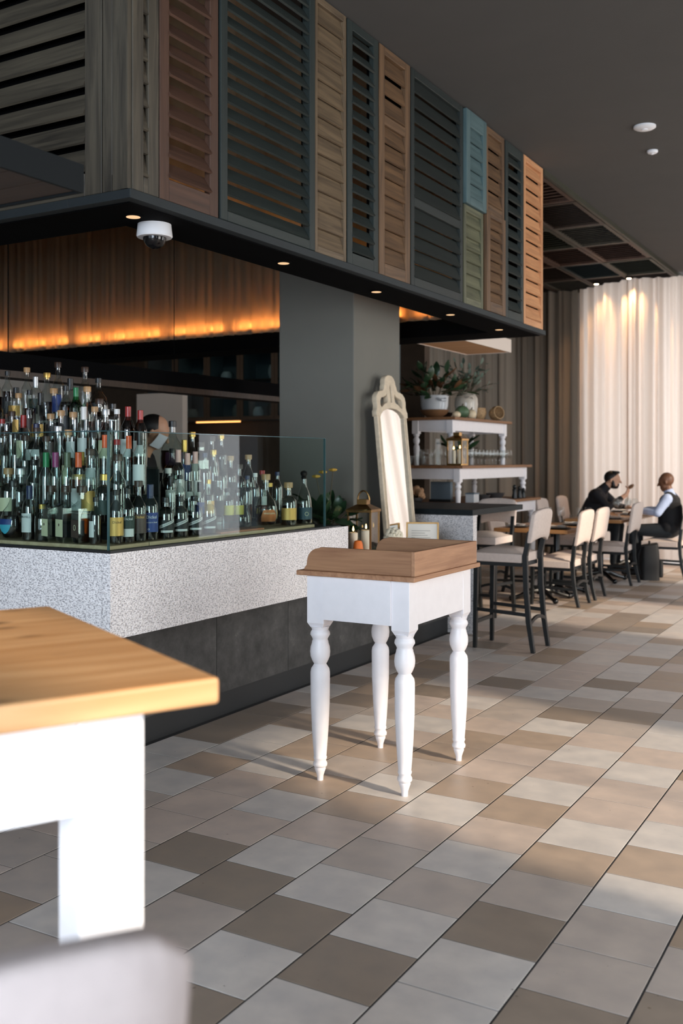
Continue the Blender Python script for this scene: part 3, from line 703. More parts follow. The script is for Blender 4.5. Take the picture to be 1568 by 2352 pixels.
def bottle_parts(shape, glass, liquid, cap, capstyle, lab, labstyle):
    prof, r, (l0, l1), fill, sq = SHAPES[shape]
    key = ('g', shape, glass)
    if key not in _cache: _cache[key] = MB().lathe(prof, 20, square=sq, caps=False).mesh('glass_body', glass)
    gm = _cache[key]
    key = ('l', shape, liquid)
    if key not in _cache:
        pl = [(max(a - 0.003, 0.004), b + 0.004) for a, b in prof if b <= fill]; pl.append((pl[-1][0], fill))
        _cache[key] = MB().lathe(pl, 16, square=sq).mesh('liquid', liquid)
    lm = _cache[key]
    zt_, nr = prof[-1][1], prof[-1][0]
    key = ('c', shape, cap, capstyle)
    if key not in _cache:
        if capstyle == 'stopper': p = [(nr * 0.85, zt_ - 0.012), (nr * 0.85, zt_ - 0.001), (nr * 1.45, zt_), (nr * 1.5, zt_ + 0.026), (nr * 1.4, zt_ + 0.03)]
        elif capstyle == 'capsule': p = [(nr + 0.0015, zt_ - 0.065), (nr + 0.0015, zt_ + 0.002), (nr, zt_ + 0.004)]
        elif capstyle == 'ball': p = [(nr * 0.85, zt_ - 0.012), (nr * 1.2, zt_), (nr * 0.8, zt_ + 0.006), (nr * 1.3, zt_ + 0.016), (nr * 1.5, zt_ + 0.026), (nr * 1.2, zt_ + 0.036), (nr * 0.4, zt_ + 0.042)]
        else: p = [(nr + 0.001, zt_ - 0.022), (nr + 0.0025, zt_ - 0.022), (nr + 0.0025, zt_ + 0.004), (nr, zt_ + 0.006)]
        _cache[key] = MB().lathe(p, 16).mesh('cap', 'cap_' + cap.replace(' ', '_'))
    cm = _cache[key]
    bm_ = None
    if lab:
        key = ('b', shape, lab, labstyle)
        if key not in _cache:
            def rad(z):
                for (a, za), (b, zb_) in zip(prof[:-1], prof[1:]):
                    if za <= z <= zb_: return a + (b - a) * (z - za) / max(zb_ - za, 1e-6)
                return r
            b = MB(); span = R({'wide': 150, 'narrow': 90, 'band': 360}[labstyle]); nseg = 14; rows = 4
            def fn(u, v):
                a = -math.pi / 2 + (u - 0.5) * span; z = l0 + (l1 - l0) * v; k = 1.0
                if sq: k = (1 - sq) + sq * min(1 / max(abs(math.cos(a)), 1e-3), 1 / max(abs(math.sin(a)), 1e-3)) * 0.92
                q = (rad(z) + 0.0012) * k
                return (q * math.cos(a), q * math.sin(a), z)
            b.grid(fn, nseg, rows); _cache[key] = b.mesh('paper_label', 'label_' + lab.replace(' ', '_'))
        bm_ = _cache[key]
    return gm, lm, cm, bm_
def bottle(loc, rz, label, shape, glass='glass_bottle', liquid='liquid_amber', cap='black', capstyle='cap', lab='white', labstyle='wide', s=1.0, group='bottles on the bar'):
    o = thing('bottle', label, 'bottle', loc, rz, group); o.scale = (s, s, s)
    g, l, c, b = bottle_parts(shape, glass, liquid, cap, capstyle, lab, labstyle)
    obj('glass_body', g, o); obj('liquid', l, o); obj('cap', c, o)
    if b: return o, obj('paper_label', b, o), shape
    return o, None, shape
def text(parent, s, x, y, z, size, mat, tilt=0.0, name='lettering', flat_y=None):
    cu = bpy.data.curves.new('lettering', 'FONT'); cu.body = s; cu.size = size; cu.align_x = 'CENTER'; cu.align_y = 'CENTER'; cu.extrude = 0.0004; cu.resolution_u = 2
    tmp = bpy.data.objects.new('tmp', cu); COL.objects.link(tmp)
    dg = bpy.context.evaluated_depsgraph_get(); me = bpy.data.meshes.new_from_object(tmp.evaluated_get(dg))
    bpy.data.objects.remove(tmp); bpy.data.curves.remove(cu)
    me.materials.clear(); me.materials.append(M[mat]); me.name = 'lettering'
    # wrap on a cylinder of radius -y about local z
    if flat_y is None:
        ca_, sa_ = math.cos(tilt), math.sin(tilt)
        for v in me.vertices:
            u, w = v.co.x * ca_ - v.co.y * sa_ + x, v.co.x * sa_ + v.co.y * ca_ + z
            a = -math.pi / 2 + u / y; q = y + v.co.z
            v.co = (q * math.cos(a), q * math.sin(a), w)
    o = obj(name, me, parent); return o
FACE_L = R(0)       # labels face -y
def face_cam(x, y): return math.atan2(x, -y) * 0 + math.atan2(-y, -x) + R(90)

GL = ['clear', 'clear', 'clear', 'amber', 'amber', 'brown', 'brown']
LIQ = {'clear': ('glass_bottle', 'liquid_clear'), 'amber': ('glass_bottle', 'liquid_amber'), 'brown': ('glass_bottle', 'liquid_brown'), 'green': ('glass_bottle_green', 'liquid_green'), 'dark': ('glass_bottle_dark', 'liquid_brown'), 'yellow': ('glass_bottle', 'liquid_green')}
SHN = {'straight': 'straight-sided', 'slim': 'slim tall', 'square': 'square', 'round': 'round-bellied', 'wine': 'wine-shaped', 'bell': 'bell-shaped', 'squat': 'squat'}
SN_W = {'straight': 0.078, 'slim': 0.068, 'square': 0.08, 'round': 0.122, 'wine': 0.076, 'bell': 0.098, 'squat': 0.09}
CAPN = {'cap': 'cap', 'stopper': 'stopper', 'capsule': 'neck wrap', 'ball': 'ball stopper'}
rb = random.Random(21)
def rand_spec():
    sh = rb.choices(list(SHAPES), [5, 5, 2.2, 2, 2, 1.6, 2])[0]; cl = rb.choice(GL)
    cp = rb.choices(['black', 'dark brown', 'cork', 'silver', 'gold', 'red', 'white', 'navy'], [5, 3, 4, 2, 1.3, 0.8, 1, 0.7])[0]
    cs = 'stopper' if cp in ('cork', 'dark brown') else rb.choice(['cap', 'cap', 'capsule', 'stopper'])
    lb = rb.choices(['white', 'cream', 'black', 'brown', 'dark green', 'navy', 'gold', None], [1.6, 1.0, 3, 1.6, 1.2, 0.5, 0.5, 6])[0]
    return [sh, cl, cp, cs, lb, rb.choice(['wide', 'wide', 'narrow'])]
def put(spec, loc, rz, where, s=1.0):
    sh, cl, cp, cs, lb, ls = spec; g, l = LIQ[cl]
    label = '%s %s bottle with %s %s, %s' % (cl, SHN[sh], cp, CAPN[cs], where)
    return bottle(loc, rz, label, sh, g, l, cp, cs, lb, ls, s)
TN = ['lowest left tier', 'second left tier', 'third left tier', 'fourth left tier', 'top left tier']
OVR = {(0, 6): ['slim', 'clear', 'green', 'capsule', None, 'wide'], (0, 5): ['slim', 'clear', 'magenta', 'capsule', None, 'wide'], (0, 4): ['slim', 'clear', 'olive', 'capsule', None, 'wide'], (0, 3): ['slim', 'amber', 'orange', 'capsule', 'white', 'wide'],
       (3, 3): ['wine', 'green', 'green', 'capsule', None, 'wide'], (2, 5): ['slim', 'clear', 'white', 'capsule', 'white', 'wide'], (2, 0): ['wine', 'dark', 'red', 'capsule', 'white', 'wide'], (2, 1): ['wine', 'dark', 'red', 'capsule', 'white', 'wide'], (1, 1): ['slim', 'clear', 'orange', 'capsule', None, 'wide'], (1, 3): ['slim', 'clear', 'orange', 'capsule', None, 'wide']}
for i, (y, z) in enumerate(TIERL):
    x = tier_end(i) - 0.01; k = 0; row = []
    while True:
        sp = OVR.get((i, k)) or rand_spec(); w = SN_W[sp[0]] + 0.008
        cx = x - w / 2; x -= w
        if project(cx, y, z + 0.15)[0] < -160: break
        row.append((sp, cx)); k += 1
    for k, (sp, cx) in enumerate(row):
        put(sp, (cx, y - 0.004 + rb.uniform(-0.006, 0.006), z), rb.uniform(-0.35, 0.1), '%s from right on the %s' % (ORD[k], TN[i]), rb.uniform(0.95, 1.05) if i else 1.1)
TR = ['front bar step', 'middle bar step', 'back bar step']
for i, (x, z) in enumerate(TIERR):
    y = YR[i] + 0.005; k = 0; row = []
    while True:
        sp = rand_spec()
        if i < 2 and sp[0] == 'round' and y > 4.6: sp[0] = 'squat'
        if i == 1 and k in (1, 2, 3): sp = ['slim', 'clear', 'white' if k == 4 else 'pink', 'capsule', 'white', 'wide']
        if i == 0 and k in (6, 7): sp = ['squat', 'yellow', 'black', 'cap', 'yellow', 'wide']
        w = SN_W[sp[0]] + 0.008
        if y + w > (5.19 if i == 0 else 5.14 if i == 1 else 5.0): break
        row.append((sp, y + w / 2)); y += w; k += 1
    for k, (sp, cy) in enumerate(row):
        s_ = rb.uniform(0.94, 1.04) if i else rb.uniform(0.8, 0.9)
        put(sp, (x + rb.uniform(-0.004, 0.004), cy, z), R(62) + rb.uniform(-0.3, 0.3), '%s from left on the %s' % (ORD[k], TR[i]), s_)
# front row, left arm (behind left glass)
FZ = 1.047; fy = BY + 0.10
def front_left(px): # x of the row point seen at picture column px
    k = (px - 784) / FPX; d = fy / (CS + SN * k); return d * (-SN + CS * k)
fr = [(20, 'round', 'brown', 'black', 'stopper', None, 'wide', 'big round-bellied whiskey bottle with half-round cyan label', 1.12),
      (68, 'straight', 'brown', 'navy', 'capsule', 'white', 'wide', 'whiskey bottle with broad white label lettered HEAVEN HILL', 0.98),
      (97, 'squat', 'brown', 'gold', 'cap', None, 'wide', 'small dark squat bottle with gold cap before the white-labelled bottle', 0.85),
      (118, 'square', 'clear', 'dark brown', 'stopper', 'cream', 'narrow', 'square bottle with dark stopper and cream label, the left of two', 1.04),
      (152, 'square', 'clear', 'dark brown', 'stopper', 'cream', 'narrow', 'square bottle with dark stopper and cream label, the right of two', 1.04),
      (188, 'square', 'brown', 'dark brown', 'stopper', 'brown', 'narrow', 'square bottle with dark stopper and brown ringed label', 1.04),
      (220, 'straight', 'amber', 'black', 'cap', 'white', 'narrow', 'amber bottle with plain white label at the glass corner', 0.8)]
for px, sh, cl, cp, cs, lb, ls, lab, s in fr:
    x = front_left(px); g, l = LIQ[cl]
    o, pl, _ = bottle((x, fy + (0.03 if sh == 'round' else 0.0), FZ), R(-18), lab + ', front row', sh, g, l, cp, cs, lb, ls, s)
    if sh == 'round':
        b = MB()
        def fn(u, v, r=0.0615):
            zz = 0.028 + 0.066 * v; hw = 0.036 * math.sqrt(max(0.02, 1 - (1 - v) ** 2)); a = -math.pi / 2 + R(25) + (u - 0.5) * 2 * hw / r
            rr_ = 0.0615 * math.sqrt(max(0.3, 1 - ((zz - 0.065) / 0.085) ** 2)); return (rr_ * math.cos(a), rr_ * math.sin(a), zz)
        b.grid(fn, 12, 6); q = b.build('paper_label', 'label_cyan', o)
        b = MB()
        def fn2(u, v):
            a, bz, c_ = fn(u, 0.62 + 0.38 * v); return (a * 1.01, bz * 1.01, c_)
        b.grid(fn2, 12, 3); b.build('label_band', 'label_navy', q)
    if 'HEAVEN' in lab: text(pl, 'HEAVEN HILL', 0, 0.0400, 0.122, 0.0165, 'label_black'); [text(pl, '- - - -', 0, 0.0400, zz, 0.012, 'ink') for zz in (0.06, 0.072)]
    if 'cream' in lab:
        b = MB().ball((0, -0.0372, 0.085), (0.006, 0.0015, 0.007), 10, 6); b.build('emblem', 'label_brown', pl)
    if 'ringed' in lab:
        b = MB(); b.tube([(0.010 * math.cos(a), -0.0372, 0.075 + 0.012 * math.sin(a)) for a in [2 * math.pi * i / 16 for i in range(16)]], 0.0012, 6, closed=True); b.build('emblem', 'label_cream', pl)
# front row along the front glass
fx = BX - 0.115
def front_right(px):
    k = (px - 784) / FPX; d = fx / (-SN + CS * k); return d * (CS + SN * k)
RZ = R(52)
fr2 = [(266, 'straight', 'brown', 'black', 'cap', 'gold', 'wide', 'whiskey bottle with gold label right at the glass corner', 0.92, ('Dickel', 'label_black', 0.115, 0.019)),
       (292, 'straight', 'brown', 'black', 'cap', 'dark green', 'wide', 'dark green labelled whiskey bottle with a small white tag below', 0.94, ('Dickel', 'label_white', 0.125, 0.0185)),
       (318, 'straight', 'brown', 'dark brown', 'stopper', 'brown', 'wide', 'whiskey bottle with brown label and gold lettering', 0.98, ('Dickel', 'label_gold', 0.125, 0.019)),
       (345, 'straight', 'amber', 'navy', 'capsule', 'navy', 'wide', 'whiskey bottle with royal blue label beside the diagonal ones', 1.0, ('Dickel', 'label_white', 0.118, 0.022)),
       (380, 'squat', 'brown', 'black', 'cap', 'black', 'wide', 'black squat bottle with diagonal white band, first of four', 0.98, None),
       (413, 'squat', 'brown', 'black', 'cap', 'black', 'wide', 'black squat bottle with diagonal white band, second of four', 0.98, None),
       (446, 'squat', 'brown', 'black', 'cap', 'black', 'wide', 'black squat bottle with diagonal white band, third of four', 0.98, None),
       (478, 'squat', 'brown', 'black', 'cap', 'black', 'wide', 'black squat bottle with diagonal white band, last of four', 0.98, None),
       (617, 'round', 'amber', 'cork', 'stopper', None, 'wide', 'big round amber bottle with engraved copper label near the screen end', 1.15, None),
       (662, 'squat', 'brown', 'cork', 'stopper', 'gold', 'wide', 'dark flask bottle with gold label beside the amber bottle', 1.1, None),
       (704, 'bell', 'brown', 'black', 'ball', 'teal', 'wide', 'dark bell-shaped bottle with teal label at the screen end', 1.05, None)]
for px, sh, cl, cp, cs, lb, ls, lab, s, tx in fr2:
    y = front_right(px); g, l = LIQ[cl]; r = SHAPES[sh][1] + 0.0016
    o, pl, _ = bottle((fx - (0.02 if sh in ('round', 'bell') else 0), y, FZ + (0.012 if px == 617 else 0.0)), RZ, lab, sh, g, l, cp, cs, lb, ls, s)
    if tx:
        text(pl, tx[0], 0, r, tx[2], tx[3], tx[1])
        if lb == 'navy': text(pl, 'Bottled in Bond', 0, r, 0.092, 0.0098, 'label_white'); text(pl, 'o', -0.016, r, 0.06, 0.02, 'label_white')
        if lb == 'dark green':
            b = MB(); b.grid(lambda u, v: (0.0397 * math.cos(-math.pi / 2 + (u - 0.5) * 1.6), 0.0397 * math.sin(-math.pi / 2 + (u - 0.5) * 1.6), 0.035 + 0.04 * v), 8, 1); b.build('tag', 'label_white', pl)
    if 'diagonal white' in lab:
        r2 = r + 0.0006
        b = MB(); b.grid(lambda u, v: (r2 * math.cos(-math.pi / 2 + (u - 0.5) * 1.9), r2 * math.sin(-math.pi / 2 + (u - 0.5) * 1.9), 0.055 + 0.034 * u + 0.016 * v), 10, 1); d_ = b.build('diagonal_band', 'label_white', pl)
        text(d_, 'BLADNOCH', 0, r2 + 0.0004, 0.080, 0.0125, 'label_black', tilt=R(22))
        b = MB(); b.grid(lambda u, v: (r2 * math.cos(-math.pi / 2 + (u - 0.5) * 1.5), r2 * math.sin(-math.pi / 2 + (u - 0.5) * 1.5), 0.036 + 0.011 * v), 8, 1); b.build('lower_band', 'label_white', pl)
    if px == 617:
        b = MB()
        def fn3(u, v):
            zz = 0.025 + 0.06 * v; a = -math.pi / 2 + (u - 0.5) * 1.5 * (1 - 0.35 * v * v); rr_ = 0.0612 * math.sqrt(max(0.3, 1 - ((zz - 0.065) / 0.085) ** 2)); return (rr_ * math.cos(a), rr_ * math.sin(a), zz)
        b.grid(fn3, 10, 5); q = b.build('paper_label', 'label_copper', o); text(q, 'WHISTLEPIG', 0, 0.0625, 0.066, 0.011, 'label_cream')
    if px == 704:
        b = MB(); b.tube([(0.011 * math.cos(a), -0.0492, 0.062 + 0.011 * math.sin(a)) for a in [2 * math.pi * i / 16 for i in range(16)]], 0.0014, 6, closed=True); b.build('emblem', 'label_cream', pl)
# wooden boards with a tumbler and a carafe
y0, y1 = front_right(492), front_right(592)
tag(MB().box(fx - 0.10, fx + 0.045, y0, y1, FZ, FZ + 0.011).build('serving_board', 'board_wood', smooth=False, bevel=0.003), 'brown wooden serving board with a cut tumbler in front of the carafe', 'board')
def tumbler(loc, r, h, label, group=None, cat='glass', rot=None):
    o = tag(MB().lathe([(r * 0.8, 0.0), (r * 0.86, 0.004), (r, h), (r - 0.003, h), (r * 0.8, 0.008), (0.002, 0.008)], 18, caps=False).build('tumbler', 'glass_clear'), label, cat, group)
    o.location = loc
    if rot: o.rotation_euler = rot
    return o
tumbler((fx + 0.0, front_right(512), FZ + 0.011), 0.038, 0.075, 'cut crystal tumbler standing on the wooden serving board')
cf = thing('carafe', 'tall clear glass carafe on the wooden serving board', 'carafe', (fx - 0.02, front_right(562), FZ + 0.011))
MB().lathe([(0.02, 0), (0.05, 0.004), (0.056, 0.03), (0.052, 0.075), (0.036, 0.12), (0.024, 0.155), (0.022, 0.185), (0.027, 0.215)], 24, caps=False).build('glass_body', 'glass_clear', cf)
MB().lathe([(0.02, 0.003), (0.047, 0.006), (0.053, 0.03), (0.05, 0.06)], 20).build('water', 'liquid_clear', cf)
for i, px in enumerate((585, 640, 683)):
    o = bottle((fx - 0.12, front_right(px) + 0.12, FZ if px < 0 else FZ), RZ, 'dark stoppered decanter in the second row, %s toward the screen end' % ORD[i], 'round' if i != 1 else 'bell', 'glass_bottle', 'liquid_brown', 'silver', 'ball', None, 'wide', 0.9)[0] if False else None
# big clear bottle standing above the rest
sp = thing('bottle_plinth', 'small dark block raising the tall round bottle', 'block', (-3.84, 4.62, 1.025))
MB().box(-0.055, 0.055, -0.055, 0.055, 0, 0.335).build('block_body', 'black_wood', sp, smooth=False, bevel=0.004)
MB().box(-0.06, 0.06, -0.06, 0.06, 0.335, 0.345).build('block_top', 'black_wood', sp, smooth=False, bevel=0.002)
bottle((-3.84, 4.62, 1.37), RZ, 'large clear round bottle rising above all the others mid-bar', 'round', 'glass_bottle', 'liquid_brown', 'black', 'cap', 'purple', 'narrow', 1.28)

# ---- hanging timber beam at the back of the bar
bm = thing('canopy_beam', 'dark timber beam hung across the back of the bar', 'beam', (0, 0, 0))
MB().box(-5.3, -5.14, 4.4, 8.1, 2.03, 2.15).build('beam', 'soffit_black', bm, smooth=False)
MB().box(-5.3, -5.13, 4.4, 8.1, 1.985, 2.03).build('beam_edge', SH['umber'][0], bm, smooth=False)
for y in (4.6, 6.3, 7.9): MB().tube([(-5.22, y, 2.15), (-5.22, y, ZC)], 0.003, 8).build('hanger_rod', 'soffit_black', bm)
for i, x in enumerate((-4.60, -4.74)):
    pass

# ---- unseen lamp added to brighten the partition and cabinets
kl = thing('added_kitchen_lamp', 'added flat lamp, out of view, brightening the kitchen', 'lamp', (-8.0, 9.75, ZC))
MB().box(-0.6, 0.6, -0.1, 0.1, -0.05, 0).build('housing', 'white_plastic', kl, smooth=False)
MB().box(-0.58, 0.58, -0.08, 0.08, -0.056, -0.05).build('diffuser', 'added_kitchen_glow', kl, smooth=False)
# ---- kitchen glass cabinets
for i in range(7):
    x0 = -9.6 + 0.56 * i
    cb = thing('glass_cabinet', 'glass-fronted kitchen cabinet, %s from the left behind the bar' % ORD[i], 'cabinet', (x0, 10.95, 1.98), 0, 'kitchen cabinets behind the bar')
    b = MB(); W, D, H = 0.555, 0.345, 1.1
    b.box(0, 0.02, 0, D, 0, H); b.box(W - 0.02, W, 0, D, 0, H); b.box(0.02, W - 0.02, 0, D, 0, 0.02); b.box(0.02, W - 0.02, 0, D, H - 0.02, H); b.box(0.02, W - 0.02, D - 0.02, D, 0.02, H - 0.02)
    b.build('body', 'cabinet_inside', cb, smooth=False)
    MB().box(0.021, W - 0.021, 0.03, D - 0.021, 0.53, 0.55).build('shelf', 'cabinet_frame', cb, smooth=False)
    b = MB(); b.box(0, 0.05, -0.022, -0.002, 0, H); b.box(W - 0.05, W, -0.022, -0.002, 0, H); b.box(0.05, W - 0.05, -0.022, -0.002, 0, 0.05); b.box(0.05, W - 0.05, -0.022, -0.002, H - 0.05, H)
    dr = b.build('door', 'cabinet_frame', cb, smooth=False)
    MB().box(0.05, W - 0.05, -0.014, -0.01, 0.05, H - 0.05).build('pane', 'cabinet_glass', dr, smooth=False)
    for j, (xx, zz, r, h) in enumerate(((0.17, 0.02, 0.08, 0.16), (0.38, 0.02, 0.07, 0.2), (0.2, 0.55, 0.085, 0.13), (0.4, 0.55, 0.06, 0.19))):
        if (i + j) % 3 == 2: continue
        o = tag(MB().lathe([(r * 0.6, 0), (r, h * 0.4), (r * 0.95, h * 0.7), (r * 0.6, h)], 16).build('jar', ['porcelain', 'pottery_dark', 'stoneware'][(i * 2 + j) % 3]), '%s jar on the %s shelf of the %s kitchen cabinet%s' % (['white', 'dark', 'stoneware'][(i * 2 + j) % 3], 'upper' if zz > 0.5 else 'lower', ORD[i], ', left' if xx < 0.3 else ', right'), 'jar', 'jars in kitchen cabinets')
        o.location = (x0 + xx, 10.95 + 0.17, 1.98 + zz)
tag(MB().box(-8.72, -7.98, 11.0, 11.03, 1.955, 1.975).build('cabinet_light', 'under_cabinet_light', smooth=False), 'orange strip light glowing under the kitchen cabinets', 'light strip')

# ================================================================== HOST STAND
LEG = [(80, 970), (72, 990), (68, 1000), (80, 1020), (83, 1040), (68, 1065), (62, 1080), (68, 1095), (70, 1110), (80, 1140), (84, 1180), (80, 1220), (68, 1250), (58, 1270), (50, 1280), (56, 1290), (62, 1300), (76, 1320), (81, 1350), (81, 1400), (79, 1600), (70, 1800), (60, 1950), (52, 2040), (57, 2050), (55, 2060), (48, 2075), (60, 2100), (58, 2120), (45, 2130), (47, 2145), (38, 2170), (28, 2200), (25, 2240)]
LEGP = [(r * 0.000543, (2240 - y) * 0.000549) for r, y in reversed(LEG)]       # z 0..0.697
hs = thing('host_stand', 'white host stand with turned legs and a wooden gallery top', 'host stand', (-2.13, 4.14, 0))
HX, HY = 0.256, 0.335          # half size of the carcase
LX, LY = 0.213, 0.291          # leg centres
for sx in (1, -1):
    for sy in (-1, 1):
        lg = MB().lathe(LEGP, 28, (sx * LX, sy * LY, 0))
        l = lg.build('leg', 'white_paint', hs, angle=50)
        b = MB(); x0, x1, y0, y1 = sx * LX - 0.0435, sx * LX + 0.0435, sy * LY - 0.0435, sy * LY + 0.0435
        c = 0.012
        v = [(x0 + c, y0 + c, 0.692), (x1 - c, y0 + c, 0.692), (x1 - c, y1 - c, 0.692), (x0 + c, y1 - c, 0.692), (x0, y0, 0.715), (x1, y0, 0.715), (x1, y1, 0.715), (x0, y1, 0.715), (x0, y0, 0.93), (x1, y0, 0.93), (x1, y1, 0.93), (x0, y1, 0.93)]
        b._add(v, [(3, 2, 1, 0), (8, 9, 10, 11)] + [(a + i, a + (i + 1) % 4, a + 4 + (i + 1) % 4, a + 4 + i) for a in (0, 4) for i in range(4)])
        b.build('leg_block', 'white_paint', l, smooth=False, bevel=0.0015, seg=1)
for sy in (-1, 1): MB().box(-LX + 0.0437, LX - 0.0437, sy * (LY + 0.0405) - 0.01, sy * (LY + 0.0405) + 0.001, 0.735, 0.93).build('apron', 'white_paint', hs, smooth=False)
for sx in (-1, 1): MB().box(sx * (LX + 0.0405) - 0.01, sx * (LX + 0.0405) + 0.001, -LY + 0.0437, LY - 0.0437, 0.735, 0.93).build('apron', 'white_paint', hs, smooth=False)
TX, TY = 0.295, 0.365
MB().box(-TX, TX, -TY, TY, 0.93, 0.952).build('top_board', 'oak', hs, smooth=False, bevel=0.004)
GX, GY, GT, GH = 0.268, 0.340, 0.018, 0.105
ogee = [(GX, 0), (GX, GH)] + [(-GX + 0.085, GH)]
pts = []
for i in range(11):          # convex quarter then concave sweep down to the open end
    a = math.pi / 2 * i / 10; pts.append((-GX + 0.075 - 0.062 * math.sin(a), 0.03 + (GH - 0.035) * math.cos(a)))
pts += [(-GX + 0.012, 0.022), (-GX + 0.004, 0.014), (-GX, 0.008), (-GX, 0)]
poly = ogee + pts
for sy in (-1, 1):
    y = sy * (GY - GT / 2); b = MB()
    b.prism([(p[0], p[1]) for p in poly], y - GT / 2, y + GT / 2, 'y')
    o = b.build('gallery_side', 'oak_cross', hs, smooth=False, bevel=0.0015, seg=1); o.location = (0, 0, 0.952)
o = MB().box(GX, GX + GT, -GY, GY, 0, GH).build('gallery_front', 'oak', hs, smooth=False, bevel=0.0015, seg=1); o.location = (0, 0, 0.952)

# ================================================================== HIGH-TOP TABLE (foreground)
th_t = math.atan2(0.456, -0.89)        # direction of the short side (away from the camera)
ht = thing('high_table', 'tall pine-topped table with thick white legs in the foreground', 'table', (-0.971, 1.286, 0), th_t)
# local x: along the far side; local y: to the left along the near edge
Zt = 1.10
MB().box(0, 0.93, 0.0, 2.1, Zt - 0.043, Zt).build('table_top', 'pine_knotty', ht, smooth=False, bevel=0.007, seg=3)
for lx, ly0 in ((0.04, 0.112), (0.812, 0.19)):
    for ly in (ly0, 2.1 - 0.112 - 0.105): MB().box(lx, lx + 0.105, ly, ly + 0.105, 0, Zt - 0.044).build('leg', 'white_paint_bright', ht, smooth=False, bevel=0.004)
MB().box(0.046, 0.07, 0.2175, 1.88, Zt - 0.195, Zt - 0.044).build('apron', 'white_paint_bright', ht, smooth=False, bevel=0.002, seg=1)
MB().box(0.88, 0.904, 0.2955, 1.88, Zt - 0.195, Zt - 0.044).build('apron', 'white_paint_bright', ht, smooth=False, bevel=0.002, seg=1)
MB().box(0.1455, 0.811, 0.192, 0.216, Zt - 0.195, Zt - 0.044).build('apron', 'white_paint_bright', ht, smooth=False, bevel=0.002, seg=1)
MB().box(0.1455, 0.811, 1.958, 1.982, Zt - 0.195, Zt - 0.044).build('apron', 'white_paint_bright', ht, smooth=False, bevel=0.002, seg=1)

